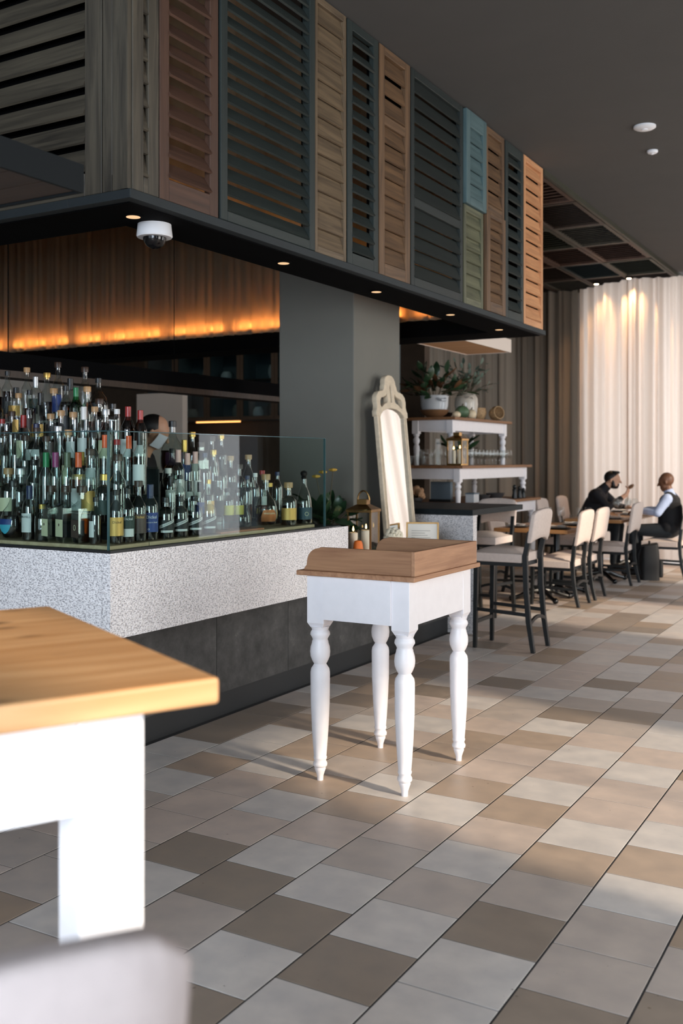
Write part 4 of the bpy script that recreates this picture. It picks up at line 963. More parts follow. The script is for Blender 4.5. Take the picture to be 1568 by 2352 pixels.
# ================================================================== CHAIRS AND STOOLS
def make_seat(name, label, cat, seat_z, back_z0, back_z1, w, d, stretch, upho, group=None, wide=None):
    """faces local +x; origin on the floor under the middle of the seat"""
    o = thing(name, label, cat, group=group)
    hw = w / 2; rx = -d / 2; fx_ = d / 2
    bw = hw if wide is None else wide / 2
    # seat cushion, domed
    b = MB(); nu, nv = 10, 10
    def fn(u, v):
        x = rx + 0.03 + (d - 0.0) * u; y = -hw + w * v
        e = min(u, 1 - u, v, 1 - v); z = seat_z - 0.03 * (1 - smoothstep(0, 0.28, e)) + 0.012 * math.sin(math.pi * u) * math.sin(math.pi * v)
        k = 1 - 0.04 * (1 - u); return (x, y * k, z)
    b.grid(fn, nu, nv); base = len(b.v); top = list(b.v)
    rim = [i for i in range(nu)] + [nu + (nu + 1) * j for j in range(nv)] + [(nu + 1) * (nv + 1) - 1 - i for i in range(nu)] + [(nu + 1) * (nv - j) for j in range(nv)]
    for i in rim: b.v.append((top[i][0], top[i][1], seat_z - 0.095))
    n = len(rim)
    for i in range(n): b.f.append((rim[(i + 1) % n], rim[i], base + i, base + (i + 1) % n))
    b.f.append(tuple(base + i for i in range(n - 1, -1, -1)))
    b.f[:nu * nv] = [tuple(f) for f in b.f[:nu * nv]]
    b.build('seat', upho, o, angle=60, bevel=0.006)
    # legs
    lw = 0.036; zs = seat_z - 0.095
    for sy in (-1, 1):
        b = MB(); b.bar((fx_ - 0.02, sy * (hw - 0.03), zs), (fx_ - 0.01, sy * (hw - 0.025), 0.0), lw, lw, lw * 0.8, lw * 0.8, up=(1, 0, 0)); b.build('leg', 'black_wood', o, smooth=False, bevel=0.002, seg=1)
        # rear legs sweep back at the foot and carry the backrest
        p = [(rx - 0.055, 0.0), (rx - 0.02, seat_z * 0.30), (rx + 0.0, seat_z * 0.62), (rx + 0.006, seat_z - 0.04), (rx - 0.012, back_z0 - 0.01), (rx - 0.03, back_z0 + 0.09)]
        b = MB(); y = sy * (hw - 0.028); hwid = 0.017
        v = []
        for i, (px_, z) in enumerate(p):
            q = 0.018 if 0 < i < 5 else 0.015
            for dx, dy in ((-q, -hwid), (q, -hwid), (q, hwid), (-q, hwid)): v.append((px_ + dx, y + dy, z))
        f = [(3, 2, 1, 0), tuple(20 + i for i in range(4))] + [(4 * a + i, 4 * a + (i + 1) % 4, 4 * a + 4 + (i + 1) % 4, 4 * a + 4 + i) for a in range(5) for i in range(4)]
        b._add(v, f); b.build('leg', 'black_wood', o, smooth=False, bevel=0.002, seg=1)
    # backrest: padded, arched top, scooped bottom, leaning back
    b = MB(); nu, nv = 12, 9; T = 0.03; H = back_z1 - back_z0
    def side(sgn):
        def g(u, v):
            s = 2 * u - 1; y = s * (bw - 0.004)
            lo = back_z0 + 0.035 * (1 - s * s) * 1.0; hi = back_z1 - 0.022 * s * s - (0.022 * smoothstep(0.88, 1.0, abs(s)))
            z = lo + (hi - lo) * v
            e = min(u, 1 - u) * 2; e2 = min(v, 1 - v) * 2
            th = T * (0.55 + 0.45 * min(1, smoothstep(0, 0.22, e)) * min(1, smoothstep(0, 0.3, e2)))
            x = rx - 0.028 - 0.16 * (z - back_z0) - 0.018 * (1 - s * s) + sgn * th
            return (x, y, z)
        return g
    b.grid(side(1), nu, nv); m = (nu + 1) * (nv + 1); b.grid(side(-1), nu, nv)
    b.f[nu * nv:] = [tuple(reversed(f)) for f in b.f[nu * nv:]]
    rim = [i for i in range(nu)] + [nu + (nu + 1) * j for j in range(nv)] + [m - 1 - i for i in range(nu)] + [(nu + 1) * (nv - j) for j in range(nv)]
    n = len(rim)
    for i in range(n): b.f.append((rim[(i + 1) % n], rim[i], m + rim[i], m + rim[(i + 1) % n]))
    b.build('backrest', upho, o, angle=70, bevel=0.008, seg=3)
    for (za, zb_, kind) in stretch:
        if kind == 'side':
            for sy in (-1, 1): MB().bar((fx_ - 0.016, sy * (hw - 0.028), za), (rx - 0.016, sy * (hw - 0.028), zb_), 0.016, 0.026).build('stretcher', 'black_wood', o, smooth=False)
        elif kind == 'front': MB().bar((fx_ - 0.014, -(hw - 0.045), za), (fx_ - 0.014, hw - 0.045, za), 0.022, 0.026).build('stretcher', 'black_wood', o, smooth=False)
        else:
            b = MB(); k = 8; pr = []
            x_ = rx - 0.03
            for i in range(k + 1):
                s = -1 + 2 * i / k; pr.append((s * (hw - 0.045), za - 0.03 * s * s * 1.0))
            v = []
            for yy, zz in pr:
                for dx, dz in ((-0.008, -0.012), (0.008, -0.012), (0.008, 0.014), (-0.008, 0.014)): v.append((x_ + dx, yy, zz + dz))
            f = [(3, 2, 1, 0), tuple(4 * k + i for i in range(4))] + [(4 * a + i, 4 * a + (i + 1) % 4, 4 * a + 4 + (i + 1) % 4, 4 * a + 4 + i) for a in range(k) for i in range(4)]
            b._add(v, f); b.build('stretcher', 'black_wood', o, smooth=False)
    b = MB(); b.box(rx + 0.03, fx_ - 0.03, -hw + 0.03, hw - 0.03, zs - 0.03, zs - 0.001); b.build('seat_frame', 'black_wood', o, smooth=False)
    return o
def place(o, x, y, rz): o.location = (x, y, 0); o.rotation_euler = (0, 0, rz); return o
PI = math.pi
stool = make_seat('bar_stool', 'beige upholstered bar stool angled toward the dark counter', 'stool', 0.765, 0.82, 1.078, 0.40, 0.42, ((0.30, 0.28, 'side'), (0.20, 0.2, 'front'), (0.25, 0.25, 'back')), 'upholstery', 'bar stools')
sk = children(stool)
place(stool, -2.76, 7.33, PI)
copy_tree(stool, sk, (-3.52, 8.78, 0), R(-92), 'bar stool facing the camera across the dark counter slab', 'bar stools')
copy_tree(stool, sk, (-3.10, 6.62, 0), PI, 'bar stool mostly hidden behind the host stand', 'bar stools') if False else None
fst = make_seat('bar_stool', 'blurred pale bar stool back at the bottom left corner', 'stool', 0.765, 0.80, 1.085, 0.46, 0.42, ((0.30, 0.28, 'side'), (0.20, 0.2, 'front'), (0.25, 0.25, 'back')), 'upholstery_grey', 'bar stools')
e1 = Vector((-0.89, 0.456, 0)).normalized(); e2 = Vector((-0.456, -0.89, 0)).normalized()
pc = Vector((-0.520, 0.655, 0)) + e2 * 0.23 + e1 * 0.285
place(fst, pc.x, pc.y, math.atan2(e1.y, e1.x))
chair = make_seat('dining_chair', 'beige dining chair nearest the camera, pushed up to the nearest dining table', 'chair', 0.475, 0.60, 0.955, 0.43, 0.43, ((0.18, 0.17, 'side'), (0.26, 0.26, 'front'), (0.24, 0.24, 'back')), 'upholstery', 'dining chairs')
ck = children(chair)
place(chair, -3.145, 9.76, PI)
DC = 'dining chairs'
copy_tree(chair, ck, (-3.145, 10.34, 0), PI, 'second beige dining chair beside the nearest dining table', DC)
copy_tree(chair, ck, (-3.12, 11.72, 0), PI, 'beige dining chair in front of the seated men', DC)
copy_tree(chair, ck, (-2.72, 12.69, 0), PI, 'beige dining chair under the man in the vest', DC)
copy_tree(chair, ck, (-3.90, 12.35, 0), 0, 'empty pale dining chair to the left of the man in black', DC)
copy_tree(chair, ck, (-3.93, 13.28, 0), 0, 'dining chair behind the back of the man in black', DC)
copy_tree(chair, ck, (-3.68, 10.15, 0), 0, 'beige dining chair on the far side of the nearest dining table', DC)

# ================================================================== DINING TABLES
def dining_table(label, x0, x1, y0, y1, z=0.75):
    o = thing('dining_table', label, 'table', ((x0 + x1) / 2, (y0 + y1) / 2, 0), 0, 'dining tables'); hx, hy = (x1 - x0) / 2, (y1 - y0) / 2
    MB().box(-hx, hx, -hy, hy, z - 0.038, z).build('table_top', 'table_honey', o, smooth=False, bevel=0.006)
    for sy in ((-1, 1) if hy > 0.45 else (0,)):
        y = sy * (hy - 0.34)
        MB().lathe([(0.04, 0.06), (0.055, 0.08), (0.05, 0.12), (0.034, 0.16), (0.034, 0.66), (0.06, z - 0.06)], 20, (0, y, 0)).build('pedestal', 'black_iron', o)
        MB().box(-hx + 0.1, hx - 0.1, y - 0.04, y + 0.04, z - 0.058, z - 0.039).build('top_plate', 'black_iron', o, smooth=False)
        for a in range(4):
            dx, dy = math.cos(R(45 + 90 * a)), math.sin(R(45 + 90 * a))
            b = MB(); b.tube([(0.03 * dx, y + 0.03 * dy, 0.10), (0.12 * dx, y + 0.12 * dy, 0.095), (0.22 * dx, y + 0.22 * dy, 0.055), (0.29 * dx, y + 0.29 * dy, 0.035), (0.32 * dx, y + 0.32 * dy, 0.028)], [0.03, 0.028, 0.022, 0.02, 0.02], 10)
            b.ball((0.325 * dx, y + 0.325 * dy, 0.03), 0.03, 12, 8); b.build('foot', 'black_iron', o)
    return o
dining_table('wooden dining table set with napkins, nearest to the bar stool', -3.76, -2.99, 9.58, 10.78)
dining_table('longer wooden dining table between the two seated men', -3.62, -2.96, 11.50, 13.65)
dining_table('wooden dining table beyond the white sideboard', -4.0, -3.45, 11.6, 12.4) if False else None

def wine_glass_mesh():
    return MB().lathe([(0.034, 0), (0.033, 0.002), (0.006, 0.006), (0.004, 0.012), (0.004, 0.075), (0.012, 0.085), (0.032, 0.105), (0.040, 0.135), (0.038, 0.165), (0.032, 0.195), (0.031, 0.195), (0.036, 0.165), (0.038, 0.135), (0.030, 0.108), (0.002, 0.088)], 18, caps=False).mesh('wine_glass', 'glass_clear')
WG = wine_glass_mesh()
def wine_glass(loc, label, s=1.0, group='stemware'):
    o = tag(obj('wine_glass', WG), label, 'wine glass', group); o.location = loc; o.scale = (s, s, s); return o
wine_glass((-3.32, 9.98, 0.75), 'wine glass on the nearest dining table, left of the pair', 1.05)
wine_glass((-3.22, 10.10, 0.75), 'wine glass on the nearest dining table, right of the pair', 1.05)
for i, (x, y) in enumerate(((-3.25, 12.55), (-3.32, 12.72), (-3.22, 12.85), (-3.40, 12.95), (-3.18, 13.05), (-3.30, 13.2), (-3.10, 12.35))):
    wine_glass((x, y, 0.75), 'wine glass among the men\'s glasses, %s counting from the near end of their table' % ORD[(0, 1, 2, 4, 5, 6, 3)[i]] if False else 'wine glass on the long table between the men, %s by distance' % ORD[(1, 2, 3, 4, 5, 6, 0)[i]], 1.0, 'glasses between the men')
for i, (x, y) in enumerate(((-3.52, 11.75), (-3.44, 11.84))): tumbler((x, y, 0.75), 0.037, 0.12, ('left' if i == 0 else 'right') + ' one of two water tumblers at the near end of the long table', 'water tumblers')
def setting(x, y, k, lab):
    o = tag(MB().lathe([(0.06, 0), (0.125, 0.012), (0.128, 0.016), (0.11, 0.014), (0.05, 0.006)], 28, (0, 0, 0)).build('plate', 'plate_dark'), 'dark round plate ' + lab, 'plate', 'place settings'); o.location = (x, y, 0.75)
    n = MB(); n.grid(lambda u, v: (-0.09 + 0.18 * u, -0.06 + 0.12 * v, 0.0 + 0.006 * math.sin(7 * u + k) * math.sin(5 * v) + 0.016), 8, 6); n.grid(lambda u, v: (-0.088 + 0.176 * u, -0.058 + 0.116 * v, 0.012 + 0.006 * math.sin(7 * u + k + 0.6) * math.sin(5 * v + 0.4) + 0.016), 8, 6)
    q = tag(n.build('napkin', 'napkin', angle=180), 'folded white napkin on the plate ' + lab, 'napkin', 'place settings'); q.location = (x, y, 0.75 + 0.006)
setting(-3.14, 9.76, 0, 'before the nearest dining chair'); setting(-3.16, 10.36, 1, 'before the second dining chair'); setting(-3.58, 9.80, 2, 'on the far side of the nearest dining table')
setting(-3.12, 11.75, 3, 'before the chair in front of the men'); setting(-3.15, 12.65, 4, 'before the man in the vest'); setting(-3.45, 13.3, 5, 'before the man in black')
# black bag on the floor
bg_o = thing('backpack', 'black backpack standing on the floor beside the chair leg', 'bag', (-2.82, 12.28, 0), R(20))
b = MB(); b.grid(lambda u, v: (0.11 * math.copysign(abs(math.cos(2 * PI * u)) ** 0.4, math.cos(2 * PI * u)) * (1 - 0.16 * v ** 5), 0.15 * math.copysign(abs(math.sin(2 * PI * u)) ** 0.4, math.sin(2 * PI * u)) * (1 - 0.22 * v ** 6) + 0.006 * math.sin(9 * v), 0.42 * v + 0.02 * v * math.cos(2 * PI * u)), 24, 10)
b.f.append(tuple(range(24 - 1, -1, -1))); b.f.append(tuple(25 * 10 + i for i in range(24))); b.build('bag_body', 'bag_black', bg_o, angle=60)
MB().box(0.10, 0.15, -0.10, 0.10, 0.03, 0.24).build('front_pocket', 'bag_black', bg_o, bevel=0.02, seg=3)
for sg in (-1, 1): MB().tube([(-0.09, sg * 0.06, 0.40), (-0.135, sg * 0.07, 0.30), (-0.135, sg * 0.08, 0.14), (-0.10, sg * 0.09, 0.05)], 0.014, 6).build('strap', 'bag_black', bg_o)
MB().tube([(0, -0.05, 0.41), (0, -0.035, 0.46), (0, 0.035, 0.46), (0, 0.05, 0.41)], 0.008, 8).build('handle', 'bag_black', bg_o)

# ================================================================== STACKED SIDEBOARD TABLES
def side_table(label, x0, x1, y0, y1, zbase, ztop, apron=0.12):
    o = thing('sideboard_table', label, 'table', ((x0 + x1) / 2, (y0 + y1) / 2, zbase), 0, 'stacked white sideboard tables'); hx, hy = (x1 - x0) / 2, (y1 - y0) / 2; h = ztop - zbase
    MB().box(-hx, hx, -hy, hy, h - 0.03, h).build('table_top', 'walnut_top', o, smooth=False, bevel=0.004)
    ov = 0.05; bl = 0.075
    for sx in (-1, 1):
        for sy in (-1, 1):
            cx, cy = sx * (hx - ov - bl / 2), sy * (hy - ov - bl / 2); zt2 = h - 0.03; zl = zt2 - apron - 0.03
            k = zl / 0.697; prof = [(r * (0.9 if k < 0.8 else 1.0), z * k) for r, z in LEGP]
            if k < 0.6: prof = [(0.026, 0), (0.028, 0.3 * zl), (0.034, 0.55 * zl), (0.03, 0.62 * zl), (0.022, 0.66 * zl), (0.034, 0.74 * zl), (0.036, 0.82 * zl), (0.022, 0.9 * zl), (0.034, 0.95 * zl), (0.034, zl)]
            l = MB().lathe(prof, 18, (cx, cy, 0)).build('leg', 'white_paint', o, angle=50)
            MB().box(cx - bl / 2, cx + bl / 2, cy - bl / 2, cy + bl / 2, zl, zt2).build('leg_block', 'white_paint', l, smooth=False, bevel=0.003, seg=1)
    for sy in (-1, 1): MB().box(-hx + ov + bl, hx - ov - bl, sy * (hy - ov - 0.02) - 0.011, sy * (hy - ov - 0.02) + 0.011, h - 0.03 - apron, h - 0.03).build('apron', 'white_paint', o, smooth=False)
    for sx in (-1, 1): MB().box(sx * (hx - ov - 0.02) - 0.011, sx * (hx - ov - 0.02) + 0.011, -hy + ov + bl, hy - ov - bl, h - 0.03 - apron, h - 0.03).build('apron', 'white_paint', o, smooth=False)
Z1, Z2, Z3 = 0.985, 1.385, 1.90
side_table('lowest and largest white sideboard table behind the counter', -5.00, -4.03, 9.42, 11.85, 0, Z1)
side_table('middle white table of the stack, holding the glasses', -4.90, -4.09, 9.55, 11.70, Z1, Z2, 0.115)
side_table('top white table of the stack, holding the plant pots', -4.80, -4.22, 9.66, 11.36, Z2, Z3, 0.115)
# --- things on the top table
def leaf_mesh(name, L, W, curl, mat):
    b = MB(); n = 6
    b.grid(lambda u, v: ((v * L) * math.cos(curl * v), (u - 0.5) * W * math.sin(PI * min(0.97, 0.08 + 0.92 * v)) ** 0.8, math.sin(curl * v) * L * v * 0.5 + 0.10 * W * (2 * u - 1) ** 2), 2, n)
    return b.mesh(name, mat)
def foliage(parent, center, count, meshes, Lr, seed, up=(0.1, 1.3), spread=0.05, z0=0.0, squash=1.0):
    r = random.Random(seed); stems = MB()
    for i in range(count):
        a = r.uniform(0, 2 * PI); el = r.uniform(*up); L = r.uniform(*Lr)
        d = Vector((math.cos(a) * math.cos(el) * squash, math.sin(a) * math.cos(el), math.sin(el)))
        p0 = Vector(center) + Vector((math.cos(a) * spread, math.sin(a) * spread, z0)); p1 = p0 + d * L
        stems.tube([p0, p0 + d * L * 0.6 + Vector((0, 0, 0.02)), p1], 0.003, 4)
        for k in range(r.choice((2, 3))):
            o = obj('leaf', r.choice(meshes), parent)
            o.location = p0 + (p1 - p0) * (1 - 0.22 * k); o.rotation_euler = (r.uniform(-0.6, 0.6), -el * r.uniform(0.2, 0.9) + r.uniform(-0.5, 0.4), a + r.uniform(-0.7, 0.7))
            s = r.uniform(0.8, 1.2); o.scale = (s, s, s)
    stems.build('stems', 'stem', parent)
LM = [leaf_mesh('leaf', 0.17, 0.075, 0.5, 'leaf_dark'), leaf_mesh('leaf', 0.17, 0.07, -0.4, 'leaf_dark'), leaf_mesh('leaf', 0.16, 0.065, 0.3, 'leaf_bronze')]
LS = [leaf_mesh('leaf', 0.085, 0.04, 0.4, 'leaf_sage'), leaf_mesh('leaf', 0.075, 0.045, -0.3, 'leaf_sage')]
LB = [leaf_mesh('leaf', 0.16, 0.085, 0.5, 'leaf_dark'), leaf_mesh('leaf', 0.14, 0.08, -0.5, 'leaf_dark'), leaf_mesh('leaf', 0.15, 0.07, 0.2, 'leaf_dark')]
def bowl(loc, r, h, mat, label, name='bowl', cat='bowl'):
    o = tag(MB().lathe([(r * 0.45, 0), (r * 0.5, 0.006), (r * 0.85, h * 0.55), (r, h), (r - 0.012, h), (r * 0.8, h * 0.6), (r * 0.4, 0.018), (0.003, 0.014)], 28, caps=False).build(name, mat), label, cat); o.location = loc; return o
bowl((-4.55, 9.86, Z3), 0.16, 0.085, 'pottery_brown', 'brown wooden bowl under the white two-handled pot')
bowl((-4.66, 10.28, Z3), 0.14, 0.075, 'pottery_dark', 'dark wooden bowl behind the white two-handled pot')
pot = thing('planter_pot', 'white two-handled pot filled with bronze magnolia leaves', 'plant pot', (-4.55, 9.86, Z3 + 0.05))
MB().lathe([(0.10, 0), (0.13, 0.01), (0.148, 0.08), (0.152, 0.17), (0.16, 0.19), (0.15, 0.19), (0.14, 0.17), (0.13, 0.03)], 32, caps=False).build('pot_body', 'blue_stoneware', pot)
for a in (R(-35), R(145)):
    dx, dy = math.cos(a), math.sin(a); tx, ty = -dy, dx
    MB().tube([(0.148 * dx + 0.05 * tx * s, 0.148 * dy + 0.05 * ty * s, 0.15) if abs(s) == 1 else ((0.148 + 0.05) * dx + 0.04 * tx * s, (0.148 + 0.05) * dy + 0.04 * ty * s, 0.135) for s in (-1, -0.6, 0, 0.6, 1)], 0.014, 10).build('handle', 'blue_stoneware', pot)
foliage(pot, (0, 0, 0.16), 30, LM, (0.16, 0.34), 3, up=(0.05, 1.3), spread=0.06)
crock = thing('planter_pot', 'tall grey stoneware crock with grey-green eucalyptus', 'plant pot', (-4.50, 10.62, Z3))
MB().lathe([(0.09, 0), (0.105, 0.004), (0.12, 0.06), (0.135, 0.18), (0.13, 0.25), (0.10, 0.30), (0.108, 0.315), (0.096, 0.315), (0.09, 0.29), (0.11, 0.06)], 32, caps=False).build('pot_body', 'stoneware', crock)
for a in (R(-50), R(130)):
    dx, dy = math.cos(a), math.sin(a); tx, ty = -dy, dx
    MB().tube([(0.127 * dx + 0.04 * tx * s, 0.127 * dy + 0.04 * ty * s, 0.245) if abs(s) == 1 else (0.165 * dx + 0.03 * tx * s, 0.165 * dy + 0.03 * ty * s, 0.265 - 0.01 * abs(s)) for s in (-1, -0.5, 0, 0.5, 1)], 0.011, 10).build('handle', 'stoneware', crock)
foliage(crock, (0, 0, 0.3), 42, LS, (0.14, 0.42), 8, up=(0.2, 1.45), spread=0.05)
def gourd(loc, r, mat, label, ribs=8, squash=0.8, name='gourd', cat='gourd', rot=(0, 0, 0)):
    o = thing(name, label, cat, loc); 
    q = MB().ball((0, 0, r * squash), (r, r, r * squash), 24, 12, shape=lambda a, ph: 1 - 0.07 * abs(math.sin(ribs * a / 2))).build('flesh', mat, o, angle=80)
    MB().tube([(0, 0, 2 * r * squash - 0.006), (0.004, 0, 2 * r * squash + 0.012), (0.014, 0, 2 * r * squash + 0.022)], [0.008, 0.006, 0.005], 8).build('stalk', 'stem', o)
    return o
gourd((-4.36, 10.02, Z3), 0.05, 'gourd_cream', 'small cream gourd left of the green striped one', squash=0.75)
gourd((-4.38, 10.22, Z3), 0.085, 'gourd_green', 'green and cream striped gourd before the stoneware crock', squash=0.85)
gourd((-4.33, 10.36, Z3), 0.06, 'gourd_cream', 'round cream gourd tucked against the stoneware crock', squash=0.9)
def basket(loc, r, h, label, tilt):
    o = tag(MB().lathe([(r * 0.5, 0), (r * 0.8, h * 0.2), (r, h * 0.6), (r * 0.9, h), (r * 0.8, h), (r * 0.88, h * 0.6), (r * 0.5, 0.02)], 24, caps=False).build('wicker_basket', 'rattan'), label, 'basket', 'wicker pieces'); o.location = loc; o.rotation_euler = tilt
basket((-4.50, 10.93, Z3 + 0.002), 0.115, 0.15, 'upright wicker basket right of the stoneware crock', (0, 0, 0))
basket((-4.37, 11.08, Z3 + 0.075), 0.085, 0.14, 'round wicker basket lying open toward the room', (0, R(80), R(-30)))
basket((-4.40, 11.27, Z3 + 0.07), 0.08, 0.13, 'last wicker basket lying at the right end of the top table', (0, R(78), R(-60)))
# --- lanterns
def lantern(loc, w, h, label, metal, rz, ring=True, posts=0.012):
    o = thing('lantern', label, 'lantern', loc, rz); a = w / 2
    MB().box(-a, a, -a, a, 0, 0.02).build('base', metal, o, smooth=False, bevel=0.003)
    for sx in (-1, 1):
        for sy in (-1, 1): MB().box(sx * a - (posts if sx > 0 else 0), sx * a + (posts if sx < 0 else 0), sy * a - (posts if sy > 0 else 0), sy * a + (posts if sy < 0 else 0), 0.02, h).build('post', metal, o, smooth=False)
    for i in range(4):
        b = MB(); q = Matrix.Rotation(i * PI / 2, 4, 'Z'); b.box(-a + posts, a - posts, -a + 0.004, -a + 0.007, 0.02, h, q); b.build('pane', 'glass_clear', o, smooth=False)
    b = MB(); e = a * 1.08; t_ = a * 0.45; rh = w * 0.30
    b._add([(-e, -e, h), (e, -e, h), (e, e, h), (-e, e, h), (-e, -e, h + 0.02), (e, -e, h + 0.02), (e, e, h + 0.02), (-e, e, h + 0.02), (-t_, -t_, h + rh), (t_, -t_, h + rh), (t_, t_, h + rh), (-t_, t_, h + rh)],
           [(3, 2, 1, 0), (8, 9, 10, 11)] + [(k + i, k + (i + 1) % 4, k + 4 + (i + 1) % 4, k + 4 + i) for k in (0, 4) for i in range(4)])
    b.build('roof', metal, o, smooth=False, bevel=0.002, seg=1)
    MB().box(-t_ * 0.9, t_ * 0.9, -t_ * 0.9, t_ * 0.9, h + rh, h + rh + 0.035).build('chimney', metal, o, smooth=False)
    if ring:
        hz = h + rh + 0.03; rr_ = w * 0.24
        MB().tube([(rr_ * math.cos(q), 0, hz + rr_ * 1.5 * math.sin(q)) for q in [PI * i / 14 for i in range(15)]], 0.006, 8).build('ring_handle', metal, o)
    return o
def candle(loc, r, h, label, lit=True):
    o = thing('candle', label, 'candle', loc)
    MB().lathe([(r, 0), (r, h - 0.004), (r - 0.006, h), (r * 0.4, h - 0.006)], 20).build('wax_body', 'wax', o)
    MB().tube([(0, 0, h - 0.006), (0, 0, h + 0.012)], 0.0015, 6).build('wick', 'candle_wick', o)
    if lit: MB().lathe([(0.001, h + 0.008), (0.006, h + 0.016), (0.004, h + 0.03), (0.0005, h + 0.042)], 10).build('flame', 'flame', o)
lantern((-4.185, 9.64, Z2), 0.17, 0.26, 'bright brass lantern with two candles on the middle table', 'brass', 0, ring=False)
candle((-4.16, 9.65, Z2 + 0.0205), 0.026, 0.15, 'taller candle inside the brass lantern on the middle table')
candle((-4.215, 9.615, Z2 + 0.0205), 0.02, 0.14, 'slimmer candle inside the brass lantern on the middle table')
# stemware on the middle table
for i in range(12):
    wine_glass((-4.20, 10.02 + 0.108 * i, Z2), 'stem glass in the front row right of the brass lantern, %s from the lantern' % ORD[i], 0.88, 'stemware on the middle table')
    wine_glass((-4.30, 10.05 + 0.108 * i, Z2), 'stem glass in the second row right of the brass lantern, %s from the lantern' % ORD[i], 0.88, 'stemware on the middle table')
for i in range(6):
    tumbler((-4.385 - 0.08 * i, 9.60, Z2), 0.034, 0.10 + 0.02 * (i % 2), 'tumbler at the near edge of the middle table, %s left of the lantern' % ORD[i], 'tumblers on the middle table')
    if i < 5: wine_glass((-4.40 - 0.085 * i, 9.86, Z2), 'stem glass behind the tumblers, %s left of the brass lantern' % ORD[i], 0.9, 'stemware left of the lantern')
vz = tag(MB().lathe([(0.03, 0), (0.034, 0.004), (0.034, 0.29), (0.032, 0.29), (0.032, 0.01)], 20, caps=False).build('cylinder_vase', 'glass_clear'), 'tall clear cylinder vase left of the brass lantern', 'vase'); vz.location = (-4.55, 9.95, Z2)
gv = thing('gold_vase', 'small gold round vase with dark sprigs behind the lantern', 'vase', (-4.50, 10.45, Z2))
MB().lathe([(0.03, 0), (0.05, 0.02), (0.055, 0.06), (0.03, 0.10), (0.022, 0.115), (0.02, 0.115)], 20).build('vase_body', 'brass', gv)
foliage(gv, (0, 0, 0.11), 5, LM[:2], (0.10, 0.2), 14, up=(0.4, 1.2), spread=0.01)
# lowest table
bowl((-4.22, 10.4, Z1), 0.10, 0.07, 'plate_dark', 'dark bowl on the lowest sideboard table, right of the table leg')
bowl((-4.20, 10.75, Z1), 0.11, 0.08, 'plate_dark', 'second dark bowl on the lowest sideboard table, farther right')
mb_ = thing('menu_holder', 'slate blue menu stack standing on the lowest sideboard table', 'menu', (-4.52, 9.98, Z1))
MB().box(-0.12, 0.12, -0.03, 0.03, 0, 0.22).build('menus', 'slate_blue', mb_, smooth=False, bevel=0.004); MB().box(-0.13, 0.13, -0.05, 0.05, 0, 0.03).build('holder_base', 'black_wood', mb_, smooth=False)
bx_ = thing('blue_box', 'pale blue small box beside the middle table leg', 'box', (-4.16, 9.98, Z1))
MB().box(-0.05, 0.05, -0.07, 0.07, 0, 0.09).build('box_body', 'blue_stoneware', bx_, smooth=False, bevel=0.003); MB().box(-0.053, 0.053, -0.073, 0.073, 0.09, 0.105).build('box_lid', 'slate_blue', bx_, smooth=False, bevel=0.003)
for i, (y, h) in enumerate(((11.25, 0.16), (11.42, 0.14), (11.55, 0.11))):
    o = thing('pepper_mill', 'black turned mill on the lowest sideboard table, %s from the left' % ORD[i], 'mill', (-4.15, y, Z1), 0, 'black mills'); MB().lathe([(0.03, 0), (0.032, 0.02), (0.022, h * 0.5), (0.028, h * 0.7), (0.014, h * 0.76)], 16).build('mill_body', 'black_wood', o); MB().ball((0, 0, h * 0.87), 0.024, 12, 8).build('knob', 'black_wood', o)
df = thing('dried_flowers', 'bunch of tan dried flowers in a dark bowl beside the mirror', 'flowers', (-4.62, 9.535, Z1))
MB().lathe([(0.05, 0), (0.08, 0.03), (0.085, 0.06), (0.075, 0.06), (0.05, 0.015)], 20, caps=False).build('bowl_body', 'plate_dark', df)
rq = random.Random(2)
for i in range(26):
    a, e, rr_ = rq.uniform(0, 6.28), rq.uniform(0.1, 1.5), rq.uniform(0.06, 0.10); MB().ball((rr_ * math.cos(a) * math.cos(e), rr_ * math.sin(a) * math.cos(e), 0.06 + rr_ * math.sin(e) * 1.1), rq.uniform(0.025, 0.04), 8, 6, shape=lambda a_, p_: 1 + 0.15 * math.sin(5 * a_) * math.sin(4 * p_)).build('flower_head', 'dried_flower', df)

# ================================================================== LOW SHELF: MIRROR, LANTERN, FRAME, GOURDS
ZS = 0.742
mir = thing('mirror', 'tall cream-painted mirror with pierced crest leaning on the grey pillar', 'mirror', (0, 0, 0))
LEAN = math.atan2(0.13, 1.36)
mir.matrix_world = Matrix.Translation((-3.44, 6.86, ZS)) @ Matrix(((0, -math.sin(LEAN), math.cos(LEAN), 0), (1, 0, 0, 0), (0, math.cos(LEAN), math.sin(LEAN), 0), (0, 0, 0, 1)))
def cut_shape(name, outline, holes, t, mat, parent, z0=0.0, bevel=0.004):
    cu = bpy.data.curves.new(name, 'CURVE'); cu.dimensions = '2D'; cu.fill_mode = 'BOTH'; cu.extrude = t / 2; cu.bevel_depth = bevel; cu.bevel_resolution = 1
    for pts_ in [outline] + holes:
        s = cu.splines.new('POLY'); s.points.add(len(pts_) - 1); s.use_cyclic_u = True
        for p, q in zip(s.points, pts_): p.co = (q[0], q[1], 0, 1)
    tmp = bpy.data.objects.new('tmp', cu); COL.objects.link(tmp); dg = bpy.context.evaluated_depsgraph_get()
    me = bpy.data.meshes.new_from_object(tmp.evaluated_get(dg)); bpy.data.objects.remove(tmp); bpy.data.curves.remove(cu)
    me.materials.clear(); me.materials.append(M[mat]); me.name = name
    o = obj(name, me, parent); o.location = (0, 0, z0); return o
